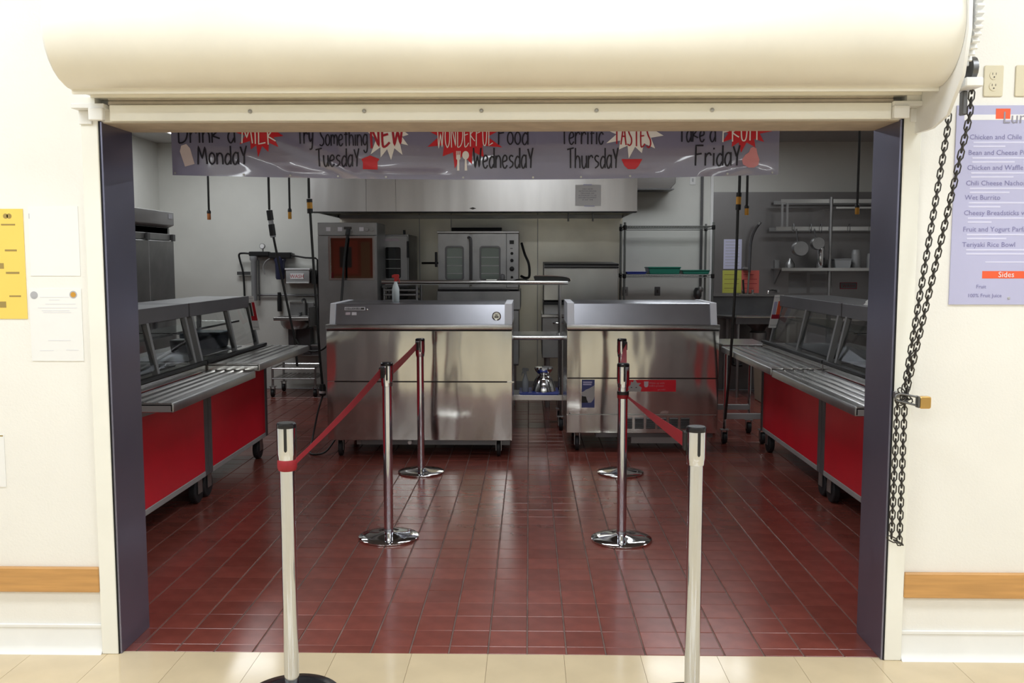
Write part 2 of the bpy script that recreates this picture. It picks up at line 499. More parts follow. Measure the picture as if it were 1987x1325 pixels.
for xx, yy, lb in ((1.9, 9.9, 'ceiling light near the pot rack, hidden by the banner'), (-3.44, 7.35, 'added unseen ceiling light above the left kitchen counters'), (0.0, 7.35, 'added unseen ceiling light above the milk coolers'), (3.3, 7.35, 'added unseen ceiling light above the right kitchen counters'),
                   (0.0, 4.9, 'added unseen ceiling light just inside the opening')):
    troffer(xx, yy, ZC, 1.2, 0.6, lb, 'lamp_kitchen_dim', 'kitchen ceiling lights')  # apart from the pot rack one, added unseen to lift the kitchen light

# ================================================================ ROLLING SHUTTER ABOVE THE OPENING
rs = thing('rolling_shutter', 'cream rolling shutter with a rounded hood above the serving opening', 'shutter', (0, YW, ZT))
HC, HZc, HR = 3.315, 2.385, 0.195
prof = [(YW - 0.001, HZc + HR), (HC, HZc + HR)]
for i in range(1, 17):
    a = PI / 2 + PI / 2 * i / 16
    prof.append((HC + HR * math.cos(a), HZc + HR * math.sin(a)))
for i in range(1, 15):
    a = PI + PI / 2 * i / 16
    prof.append((HC + HR * math.cos(a), HZc + HR * math.sin(a)))
prof += [(HC - 0.01, HZc - HR + 0.002), (HC - 0.01, 2.178), (HC + 0.0, 2.178), (HC + 0.0, 2.20)]
prof += [(YW - 0.075, 2.20), (YW - 0.075, 2.19), (YW - 0.001, 2.19)]
obj('hood', MB().prism(prof, 'x', -1.650, 1.450), 'paint_shutter', rs, ang=30)
# hidden curtain slats just below the barrel, then bottom bar
for k in range(2):
    z0 = 2.166 + k * 0.018
    obj('slat', B(-1.60, 1.36, YW - 0.046, YW - 0.018, z0, z0 + 0.0165), 'lintel_tan', rs, bev=0.004)  # darker tan puts the shade of the slot into the slat colour
bb = obj('bottom_bar', B(-1.585, 1.345, YW - 0.066, YW - 0.012, 2.104, 2.164), 'paint_cream', rs, bev=0.003)
for bx in (-1.05, -0.62, -0.18, 0.25, 0.68):
    obj('bolt', MB().lathe([(0.0075, 0.0), (0.0075, -0.004), (0.004, -0.007)], (bx, YW - 0.066, 2.138), 10, 'y'), 'steel_dull', bb)
# end blocks of the bottom bar and guide brackets
for s, xa, xb in ((-1, -1.725, -1.600), (1, 1.345, 1.482)):
    br = obj('guide_bracket', B(xa, xb, YW - 0.078, YW - 0.0, 2.150, 2.168), 'paint_white', rs, bev=0.002)
    if s < 0:
        obj('stop_block', B(-1.655, -1.600, YW - 0.090, YW - 0.066, 2.104, 2.150), 'paint_white', br, bev=0.003)
        obj('fixing_plate', B(-1.722, -1.672, YW - 0.028, YW - 0.020, 2.098, 2.150), 'paint_white', br, bev=0.002)
    else:
        obj('stop_block', B(1.345, 1.402, YW - 0.090, YW - 0.066, 2.104, 2.150), 'paint_white', br, bev=0.003)
        obj('fixing_plate', B(1.430, 1.480, YW - 0.028, YW - 0.020, 2.098, 2.150), 'paint_white', br, bev=0.002)
# sheet metal gussets between the guides and the hood
for xa, xb in ((-1.722, -1.640), (1.400, 1.460)):
    obj('gusset', B(xa, xb, YW - 0.064, YW - 0.0, 2.168, 2.192), 'paint_cream', rs)
# side plates
pl = [(YW, 2.60), (YW, 2.055), (3.36, 2.055), (3.24, 2.085), (3.14, 2.20), (3.105, 2.34), (3.11, 2.46), (3.17, 2.56), (3.28, 2.60)]
obj('side_plate', MB().prism(pl, 'x', 1.451, 1.463), 'paint_white', rs)
pl2 = [(YW, 2.57), (YW, 2.20)] + [(3.318 + 0.185 * math.cos(-PI / 2 - PI * i / 14), 2.385 + 0.185 * math.sin(-PI / 2 - PI * i / 14)) for i in range(15)]
obj('side_plate', MB().prism(pl2, 'x', -1.662, -1.651), 'paint_white', rs)
# sprocket and chain housing outside the right plate
gear = []
for i in range(184):
    a = 2 * PI * i / 184
    r = 0.175 if (i % 4) < 2 else 0.158
    gear.append((3.28 + r * math.cos(a), 2.40 + r * math.sin(a)))
obj('sprocket', MB().prism(gear, 'x', 1.478, 1.502), 'paint_white', rs)
obj('chain_guard', B(1.480, 1.540, 3.17, 3.30, 2.168, 2.200), 'paint_white', rs, bev=0.004)
obj('chain_guide', B(1.505, 1.522, 3.24, 3.27, 2.085, 2.166), 'steel_dark', rs, bev=0.003)
obj('pinion', MB().lathe([(0.030, 0), (0.042, 0.004), (0.042, 0.022), (0.030, 0.026)], (1.504, 3.22, 2.235), 14, 'x'), 'steel_dark', rs)

# pull chain
ch = thing('pull_chain', 'long dark steel pull chain hanging beside the right jamb', 'chain', (1.42, YW, 0.5))
def link_mesh():
    mb = MB(); pts = []
    L, W_ = 0.0112, 0.0092
    for i in range(4):
        a = PI * i / 3
        pts.append((W_ * math.cos(a), 0, L + W_ * math.sin(a)))
    for i in range(4):
        a = PI + PI * i / 3
        pts.append((W_ * math.cos(a), 0, -L + W_ * math.sin(a)))
    return mb.tube(pts, 0.0027, 5, closed=True).mesh('link', ang=80)
lm = link_mesh(); lm.materials.append(M['chain_steel'])
def chain(pts, pitch=0.0252, start=0):
    P = [Vector(p) for p in pts]; acc = 0.0; k = start; org = origin(ch)
    for a, b in zip(P[:-1], P[1:]):
        d = (b - a); Ls = d.length; d.normalize()
        while acc < Ls:
            c = a + d * acc
            fy = Vector((0, -1, 0)); fy = (fy - d * fy.dot(d)).normalized(); fx = fy.cross(d)
            zq = Matrix((fx, fy, d)).transposed().to_quaternion()
            q = zq @ Matrix.Rotation(0.18 + (PI / 2 if k % 2 else 0), 4, 'Z').to_quaternion()
            o = bpy.data.objects.new('link', lm); COL.objects.link(o)
            o.parent = ch; o.location = c - org
            o.rotation_mode = 'QUATERNION'; o.rotation_quaternion = q
            acc += pitch; k += 1
        acc -= Ls
    return k
chain([(1.534, 3.40, 2.25), (1.528, 3.40, 2.06), (1.421, 3.435, 1.090)])
chain([(1.534, 3.235, 2.20), (1.530, 3.24, 2.08), (1.430, 3.42, 1.120), (1.425, 3.425, 1.075)])
chain([(1.400, 3.44, 1.060), (1.398, 3.445, 0.515)])
chain([(1.425, 3.435, 1.060), (1.427, 3.44, 0.500)])
chain([(1.401, 3.445, 0.510), (1.425, 3.44, 0.498)])
chain([(1.408, 3.42, 1.085), (1.432, 3.415, 1.058), (1.405, 3.412, 1.048), (1.430, 3.425, 1.092)], 0.016)

pk = thing('padlock', 'brass padlock with a long shackle through the pull chain', 'padlock', (1.43, 3.40, 1.02))
obj('body', MB().prism(rrect(1.462, 1.505, 1.027, 1.073, 0.008), 'y', 3.388, 3.412), 'brass', pk, bev=0.003)
obj('band', B(1.455, 1.463, 3.386, 3.414, 1.030, 1.074), 'steel_dark', pk, bev=0.002)
obj('shackle', MB().tube(smooth([(1.456, 3.40, 1.070), (1.40, 3.40, 1.081), (1.382, 3.40, 1.079), (1.374, 3.40, 1.068), (1.382, 3.40, 1.056), (1.40, 3.40, 1.052), (1.456, 3.40, 1.038)], 4), 0.0040, 8), 'steel_dark', pk)
hs = tag(obj('hasp', B(1.405, 1.425, YW - 0.046, YW - 0.0205, 1.055, 1.078), 'steel_dull', bev=0.002, loc=(1.39, YW, 1.055)), 'small steel hasp on the right guide rail behind the padlock', 'hasp')

# ================================================================ THINGS ON THE DINING WALL
def flat(name, label, cat, x0, x1, z0, z1, m, th=0.003, group=None):
    t = thing(name, label, cat, ((x0 + x1) / 2, YW, z0), group)
    obj('sheet', B(x0, x1, YW - th, YW - 0.0005, z0, z1), m, t)
    return t
def bar(p, name, x0, x1, z0, z1, m, y=YW - 0.003, th=0.0006):
    return obj(name, B(x0, x1, y - th, y, z0, z1), m, p)

# outlet plates
for x0, lb, kind in ((1.708, 'ivory duplex outlet plate above the lunch menu', 1), (1.825, 'ivory blank wall plate at the right picture edge', 0)):
    t = thing('wall_plate', lb, 'outlet' if kind else 'wall plate', (x0 + 0.035, YW, 2.195))
    obj('plate', MB().prism(rrect(x0, x0 + 0.072, 2.195, 2.310, 0.006), 'y', YW - 0.006, YW - 0.0005), 'plate_ivory', t, bev=0.002)
    if kind:
        for zc in (2.232, 2.273):
            f = obj('receptacle', MB().lathe([(0.0165, 0), (0.0165, -0.002)], (x0 + 0.036, YW - 0.006, zc), 18, 'y'), 'plate_ivory', t)
            for dx in (-0.0065, 0.0065):
                obj('slot', B(x0 + 0.036 + dx - 0.001, x0 + 0.036 + dx + 0.001, YW - 0.0085, YW - 0.0078, zc + 0.001, zc + 0.009), 'plate_dark', f)
            obj('slot', MB().lathe([(0.0028, 0), (0.0028, -0.0007)], (x0 + 0.036, YW - 0.0080, zc - 0.007), 8, 'y'), 'plate_dark', f)
    else:
        for zc in (2.222, 2.283):
            obj('screw', MB().lathe([(0.003, 0), (0.002, -0.002)], (x0 + 0.036, YW - 0.006, zc), 8, 'y'), 'steel_dull', t)

# lunch menu poster
mp_ = flat('menu_poster', 'lavender lunch menu poster on the wall right of the chain', 'poster', 1.612, 2.30, 1.412, 2.162, 'poster_blue', 0.006)
yp = YW - 0.006
bar(mp_, 'header_band', 1.640, 2.30, 2.108, 2.128, 'poster_band', yp)
bar(mp_, 'color_block', 1.757, 1.811, 2.112, 2.150, 'ink_orange', yp, 0.0011)
text(mp_, 'title', 'Lunch', 0.062, 'ink_title', 1.782, yp, 2.096, thick=0.0016)
items = [('Chicken and Chile Tamale', 2.036, 0.006), ('Bean and Cheese Pupusa', 1.978, 0.004), ('Chicken and Waffle', 1.922, 0.002),
         ('Chili Cheese Nachos', 1.864, 0.0), ('Wet Burrito', 1.810, -0.002), ('Cheesy Breadsticks w/', 1.752, -0.003),
         ('Fruit and Yogurt Parfait', 1.690, -0.004), ('Teriyaki Rice Bowl', 1.632, -0.004)]
for k, (s_, z_, dx) in enumerate(items):
    text(mp_, 'menu_item', s_, 0.0265, 'ink_violet', 1.656 + dx, yp, z_, thick=0.0008)
    for q, (l0, zz) in enumerate(((0.60, z_ - 0.014), ((0.12, 0.16, 0.16, 0.15, 0.12, 0.09, 0.15, 0.50)[k], z_ - 0.029))):
        bar(mp_, 'small_print', 1.672 + dx, min(1.672 + dx + l0, 2.27), zz, zz + 0.006, 'poster_pale', yp)
bar(mp_, 'small_print', 1.742, 2.02, 1.572, 1.577, 'poster_pale', yp)
bar(mp_, 'heading_block', 1.733, 2.17, 1.512, 1.540, 'ink_orange', yp)
text(mp_, 'heading', 'Sides', 0.030, 'poster_band', 1.793, yp, 1.517, thick=0.0014)
text(mp_, 'menu_item', 'Fruit', 0.020, 'ink_violet', 1.712, yp, 1.474, thick=0.0008)
text(mp_, 'menu_item', '100% Fruit Juice', 0.020, 'ink_violet', 1.680, yp, 1.440, thick=0.0008)
obj('rivet', MB().lathe([(0.006, 0), (0.004, -0.003)], (1.838, yp, 1.437), 10, 'y'), 'ink_grey', mp_)

# yellow notice, cut by the left picture edge
yn = flat('paper_notice', 'bright yellow printed notice at the left picture edge', 'notice', -2.24, -1.968, 1.352, 1.780, 'paper_yellow', 0.003)
for x0, x1, z0, z1 in ((-2.055, -2.000, 1.716, 1.722), (-2.045, -1.998, 1.616, 1.623), (-2.045, -1.992, 1.528, 1.536), (-2.036, -1.990, 1.438, 1.444), (-2.20, -2.075, 1.716, 1.722), (-2.20, -2.085, 1.528, 1.536)):
    bar(yn, 'printed_line', x0, x1, z0, z1, 'ink_brown')
for x0, x1, z0, z1 in ((-2.075, -2.052, 1.548, 1.570), (-2.075, -2.050, 1.396, 1.420)):
    bar(yn, 'printed_block', x0, x1, z0, z1, 'ink_brown')
for x in (-2.036, -2.022):
    obj('printed_figure', MB().lathe([(0.010, 0), (0.010, -0.0006)], (x, YW - 0.003, 1.752), 14, 'y'), 'ink_brown', yn)

wn = flat('paper_notice', 'blank white sheet above the certificate with two seals', 'notice', -1.948, -1.752, 1.520, 1.790, 'paper_white', 0.002)
bar(wn, 'printed_line', -1.945, -1.943, 1.742, 1.762, 'ink_grey', YW - 0.002)

ct = flat('certificate', 'white certificate with a grey and an orange seal', 'certificate', -1.958, -1.752, 1.186, 1.470, 'paper_white', 0.003)
for x, m_ in ((-1.938, 'ink_grey'), (-1.783, 'ink_grey')):
    s_ = obj('seal', MB().lathe([(0.0150, 0), (0.0150, -0.0008)], (x, YW - 0.003, 1.445 if x < -1.9 else 1.447), 22, 'y'), m_, ct)
    obj('seal_center', MB().lathe([(0.0105, 0), (0.0105, -0.0005)], (x, YW - 0.0038, 1.445 if x < -1.9 else 1.447), 22, 'y'), 'ink_grey' if x < -1.9 else 'yellow_plug', s_)
for x0, x1, z0 in ((-1.915, -1.800, 1.436), (-1.880, -1.838, 1.425), (-1.895, -1.775, 1.409), (-1.925, -1.770, 1.394), (-1.910, -1.800, 1.383), (-1.905, -1.795, 1.376), (-1.890, -1.800, 1.266), (-1.925, -1.870, 1.226), (-1.82, -1.77, 1.228)):
    bar(ct, 'printed_line', x0, x1, z0, z0 + 0.0028, 'ink_faint')
lb_ = flat('paper_notice', 'white card with a dark top edge low on the left wall', 'notice', -2.24, -2.086, 0.680, 0.892, 'paper_white', 0.003)
bar(lb_, 'printed_line', -2.24, -2.089, 0.884, 0.889, 'ink_brown')

# ================================================================ STANCHIONS
def ribbon(p0, p1, w_, t0=0.0, t1=0.0, sag=0.0, n=18, thick=0.0014, ease=1.0, w1=None):
    w1 = w_ if w1 is None else w1
    """webbing from p0 to p1; t0, t1 = twist from upright"""
    p0 = Vector(p0); p1 = Vector(p1); d = (p1 - p0).normalized()
    side = d.cross(Vector((0, 0, 1))).normalized(); up = side.cross(d)
    mb = MB(); vs = []; fs = []
    for i in range(n + 1):
        t = i / n
        c = p0.lerp(p1, t) - Vector((0, 0, sag * 4 * t * (1 - t)))
        a = t0 + (t1 - t0) * (t ** ease)
        wv = up * math.cos(a) + side * math.sin(a); nv = wv.cross(d)
        for q in ((1, 1), (1, -1), (-1, -1), (-1, 1)):
            vs.append(c + wv * ((w_ + (w1 - w_) * min(1.0, t * 1.15)) / 2 * q[0]) + nv * (thick / 2 * q[1]))
    for i in range(n):
        for k in range(4):
            q = (k + 1) % 4
            fs.append((i * 4 + k, i * 4 + q, (i + 1) * 4 + q, (i + 1) * 4 + k))
    fs += [(3, 2, 1, 0), tuple(n * 4 + k for k in range(4))]
    return mb.add(vs, fs)

def stanchion(x, y, label, base_mat='chrome', rot=0.0):
    t = thing('stanchion', label, 'stanchion', (x, y, 0), 'belt stanchions lining the queue')
    obj('base', MB().lathe([(0.168, 0.0), (0.172, 0.003), (0.172, 0.010), (0.166, 0.014), (0.120, 0.019), (0.060, 0.026), (0.030, 0.034)], (x, y, 0), 48), base_mat, t)
    obj('pole', MB().lathe([(0.0265, 0.030), (0.0265, 0.890)], (x, y, 0), 32), 'chrome_pole', t)
    hd = obj('belt_head', MB().lathe([(0.0268, 0.874), (0.0305, 0.876), (0.0322, 0.892), (0.0335, 0.900), (0.0335, 0.992)], (x, y, 0), 32), 'chrome_pole', t)
    for k in range(4):
        a = rot + k * PI / 2 + 0.12 - PI / 2
        dx, dy = math.cos(a), math.sin(a)
        px, py = -dy, dx
        pts = []
        for (u, z) in ((-0.0052, 0.992), (0.0052, 0.992), (0.0052, 0.915), (0.003, 0.9105), (0, 0.909), (-0.003, 0.9105), (-0.0052, 0.915)):
            pts.append((u, z))
        vs = []
        for r in (0.0300, 0.0345):
            vs += [(x + dx * r + px * u, y + dy * r + py * u, z) for u, z in pts]
        n = len(pts)
        fs = [(i, (i + 1) % n, n + (i + 1) % n, n + i) for i in range(n)] + [tuple(range(n)), tuple(range(n, 2 * n))]
        obj('slot', MB().add(vs, fs), 'black', hd)
    obj('cap', MB().lathe([(0.0345, 0.992), (0.0350, 0.996), (0.0345, 1.006), (0.030, 1.010)], (x, y, 0), 32), 'black_gloss', t)
    return t

S_nl = (-0.857, 3.150); S_nr = (0.578, 3.105); S_ml = (-0.803, 5.075); S_mr = (0.527, 5.055); S_fl = (-0.809, 6.690); S_fr = (0.686, 6.695)
t_nl = stanchion(*S_nl, 'nearest chrome stanchion on the left, red strap knotted below its head', 'black_gloss')
t_nr = stanchion(*S_nr, 'nearest chrome stanchion on the right, red belt leaving its head', 'black_gloss')
t_ml = stanchion(*S_ml, 'middle chrome stanchion of the left row')
t_mr = stanchion(*S_mr, 'middle chrome stanchion of the right row with a black clamp ring')
t_fl = stanchion(*S_fl, 'farthest chrome stanchion on the left, in front of the wide milk cooler')
t_fr = stanchion(*S_fr, 'farthest chrome stanchion on the right, in front of the narrower milk cooler')
# belts
obj('belt', ribbon((S_ml[0] - 0.03, S_ml[1] - 0.035, 0.955), (S_nl[0] + 0.026, S_nl[1] + 0.010, 0.866), 0.050, 0.0, 0.3, 0.012, w1=0.018), 'belt_red', t_ml)
kn = MB().lathe([(0.0268, 0.838), (0.031, 0.840), (0.0345, 0.850), (0.0345, 0.872), (0.030, 0.880), (0.0268, 0.882)], (S_nl[0], S_nl[1], 0), 24)
obj('strap_knot', kn, 'belt_red', t_nl)
obj('belt', ribbon((S_fl[0] - 0.024, S_fl[1] - 0.03, 0.955), (S_ml[0] + 0.02, S_ml[1] + 0.034, 0.955), 0.050, 0.0, 0.0, 0.004), 'belt_red', t_fl)
obj('belt_end', B(S_fl[0] - 0.030, S_fl[0] - 0.006, S_fl[1] - 0.044, S_fl[1] - 0.03, 0.925, 0.985), 'black', t_fl, bev=0.002)
obj('belt_end', B(S_ml[0] - 0.038, S_ml[0] - 0.012, S_ml[1] - 0.046, S_ml[1] - 0.03, 0.925, 0.985), 'black', t_ml, bev=0.002)
obj('belt', ribbon((S_fr[0] + 0.016, S_fr[1] - 0.05, 0.955), (S_mr[0] - 0.002, S_mr[1] + 0.036, 0.960), 0.050, -0.5, -1.3, 0.02), 'belt_red', t_fr)
obj('belt_end', B(S_fr[0] + 0.010, S_fr[0] + 0.036, S_fr[1] - 0.046, S_fr[1] - 0.03, 0.930, 0.990), 'black', t_fr, bev=0.002)
obj('belt', ribbon((S_nr[0] - 0.034, S_nr[1] + 0.02, 0.955), (S_mr[0] + 0.026, S_mr[1] - 0.02, 0.822), 0.050, 0.0, 0.35, 0.004, w1=0.014), 'belt_red', t_nr)
obj('belt_end', B(S_nr[0] - 0.043, S_nr[0] - 0.028, S_nr[1] - 0.006, S_nr[1] + 0.03, 0.925, 0.990), 'black', t_nr, bev=0.002)
obj('clamp_ring', MB().lathe([(0.027, 0.834), (0.0335, 0.834), (0.0335, 0.852), (0.027, 0.852)], (S_mr[0], S_mr[1], 0), 24), 'black', t_mr)
obj('strap_wrap', MB().lathe([(0.027, 0.812), (0.0320, 0.814), (0.0325, 0.834), (0.027, 0.834)], (S_mr[0], S_mr[1], 0), 24), 'belt_red', t_mr)

# ================================================================ BANNER
bn = thing('hanging_banner', 'grey vinyl banner with weekday food slogans hanging behind the lintel', 'banner', (-0.25, 4.0, 1.93))
BY, BS = 4.0, 4.0 / 1760.0
def bx_(px): return (px - 1027) * BS
def bz_(py): return 1.575 + (508 - py) * BS
def ridge(px, py, ax, ay, bx, by, wd, amp):
    dx, dy = bx - ax, by - ay; L = math.hypot(dx, dy); dx /= L; dy /= L
    t = (px - ax) * dx + (py - ay) * dy; n = -(px - ax) * dy + (py - ay) * dx
    e = 1.0 if 0 <= t <= L else math.exp(-((min(abs(t), abs(t - L))) / 18.0) ** 2)
    return amp * e * math.exp(-(n / wd) ** 2)
RD = [(430, 215, 670, 335, 9, 0.0036), (520, 215, 690, 338, 14, 0.0052), (640, 318, 700, 345, 7, 0.0030), (690, 318, 730, 342, 7, 0.0026),
      (570, 338, 660, 346, 6, 0.0030), (710, 339, 850, 341, 6, 0.0030), (1370, 345, 1440, 328, 7, 0.0036), (1440, 330, 1475, 336, 7, 0.0026), (1150, 342, 1260, 338, 6, 0.0014), (480, 300, 580, 340, 12, 0.0020)]
def bdisp(px, py):
    d = 0.010 * math.sin(px / 170.0 + 0.6) + 0.002 * math.sin(px / 61.0 + py / 40.0)
    for r in RD: d -= ridge(px, py, *r)
    return d
def bp3(px, py, off=0.0):
    return (bx_(px), BY + bdisp(px, py) - off, bz_(py))
def bottom(px):
    t = (px - 337) / (1502 - 337)
    return 341 + 9.5 * math.sin(PI * t) + 1.0 * t
NX, NZ = 240, 36
vs = []; fs = []
for j in range(NZ + 1):
    for i in range(NX + 1):
        px = 337 + (1502 - 337) * i / NX
        py = 130 + (bottom(px) - 130) * j / NZ
        vs.append(bp3(px, py))
for j in range(NZ):
    for i in range(NX):
        a = j * (NX + 1) + i
        fs.append((a, a + 1, a + NX + 2, a + NX + 1))
n0 = len(vs)
vs += [(p[0], p[1] + 0.0012, p[2]) for p in vs]
fs2 = [tuple(n0 + i for i in reversed(f)) for f in fs]
sheet = obj('vinyl_sheet', MB().add(vs, fs + fs2), 'banner', bn, ang=80)
for px in (342, 477, 568, 660, 752, 900, 1034, 1126, 1220, 1405, 1490):
    obj('grommet', MB().lathe([(0.0045, 0), (0.0045, -0.0022), (0.0022, -0.0022)], bp3(px, bottom(px) - 4, 0.0005), 10, 'y'), 'steel_dull', sheet)
for px in (350, 640, 920, 1200, 1490):
    obj('hanging_wire', MB().cyl(bp3(px, 133), (bx_(px), BY + 0.01, ZC), 0.0015, 5), 'wire', bn)

def fillpoly(poly, c, off, rings=7, sub=5):
    """star-shaped outline in banner pixels, filled and laid on the banner"""
    out = []
    n = len(poly)
    for i in range(n):
        a = poly[i]; b = poly[(i + 1) % n]
        for k in range(sub): out.append((a[0] + (b[0] - a[0]) * k / sub, a[1] + (b[1] - a[1]) * k / sub))
    m = len(out); vs = [bp3(c[0], c[1], off)]; fs = []
    for r in range(1, rings + 1):
        for p in out: vs.append(bp3(c[0] + (p[0] - c[0]) * r / rings, c[1] + (p[1] - c[1]) * r / rings, off))
    for i in range(m): fs.append((0, 1 + i, 1 + (i + 1) % m))
    for r in range(rings - 1):
        for i in range(m):
            a = 1 + r * m + i; b = 1 + r * m + (i + 1) % m
            fs.append((a, a + m, b + m, b))
    return MB().add(vs, fs)
def burst(c, spikes, off, m, name='burst'):
    poly = []
    n = len(spikes)
    for i, (x, y) in enumerate(spikes):
        x2, y2 = spikes[(i + 1) % n]
        poly.append((x, y))
        mx, my = (x + x2) / 2, (y + y2) / 2
        poly.append((c[0] + (mx - c[0]) * 0.66, c[1] + (my - c[1]) * 0.66))
    obj(name, fillpoly(poly, c, off), m, sheet)
burst((510, 255), [(464, 261), (470, 283), (492, 293), (506, 308), (526, 298), (546, 289), (556, 268), (552, 248), (540, 225), (510, 214), (480, 225), (462, 243)], 0.0016, 'ink_red')
burst((760, 258), [(719, 262), (723, 303), (742, 309), (762, 314), (784, 304), (795, 286), (796, 266), (790, 240), (762, 222), (735, 226), (716, 242)], 0.0016, 'ink_white')
burst((897, 262), [(832, 258), (832, 289), (861, 307), (884, 330), (917, 322), (940, 309), (975, 290), (970, 258), (960, 232), (900, 212), (845, 232)], 0.0016, 'ink_red')
burst((1228, 256), [(1176, 258), (1174, 282), (1198, 294), (1217, 311), (1242, 301), (1267, 292), (1283, 268), (1278, 244), (1262, 225), (1228, 216), (1190, 228)], 0.0016, 'ink_white')
burst((1433, 254), [(1388, 258), (1394, 281), (1412, 290), (1430, 301), (1457, 291), (1473, 281), (1488, 261), (1480, 240), (1462, 224), (1433, 216), (1400, 226)], 0.0016, 'ink_red')
# pictures
obj('milk_carton', fillpoly([(356, 285), (366, 282), (373, 290), (381, 320), (362, 325), (353, 296)], (367, 304), 0.0018), 'ink_carton', sheet)
obj('red_pot', fillpoly([(705, 312), (722, 305), (740, 312), (736, 317), (736, 332), (708, 331), (708, 318)], (722, 319), 0.0018), 'ink_red', sheet)
obj('spoon', fillpoly([(905 + 6.5 * math.cos(a) , 305 + 8 * math.sin(a)) for a in [2 * PI * i / 14 for i in range(14)]], (905, 305), 0.0030, 3, 1), 'ink_white', sheet)
obj('spoon_handle', fillpoly([(903.5, 311), (906.5, 311), (908, 334), (903, 334)], (905.2, 322), 0.0030, 3, 3), 'ink_white', sheet)
obj('fork', fillpoly([(887, 304), (895, 304), (895, 312), (893, 314), (893, 334), (888.5, 334), (889, 314), (887, 312)], (891, 313), 0.0030, 3, 2), 'ink_white', sheet)
for q in range(4):
    obj('fork_tine', fillpoly([(887 + q * 2.3, 297), (888.2 + q * 2.3, 297), (888.2 + q * 2.3, 305), (887 + q * 2.3, 305)], (887.6 + q * 2.3, 301), 0.0030, 2, 2), 'ink_white', sheet)
obj('bowl', fillpoly([(1203, 312), (1243, 312), (1236, 325), (1230, 331), (1216, 331), (1209, 325)], (1223, 320), 0.0022), 'ink_red', sheet)
obj('pear', fillpoly([(1448, 292), (1453, 290), (1459, 293), (1461, 303), (1465, 314), (1463, 324), (1455, 329), (1444, 329), (1434, 323), (1432, 314), (1438, 305), (1445, 300)], (1449, 313), 0.0026), 'ink_pink', sheet)

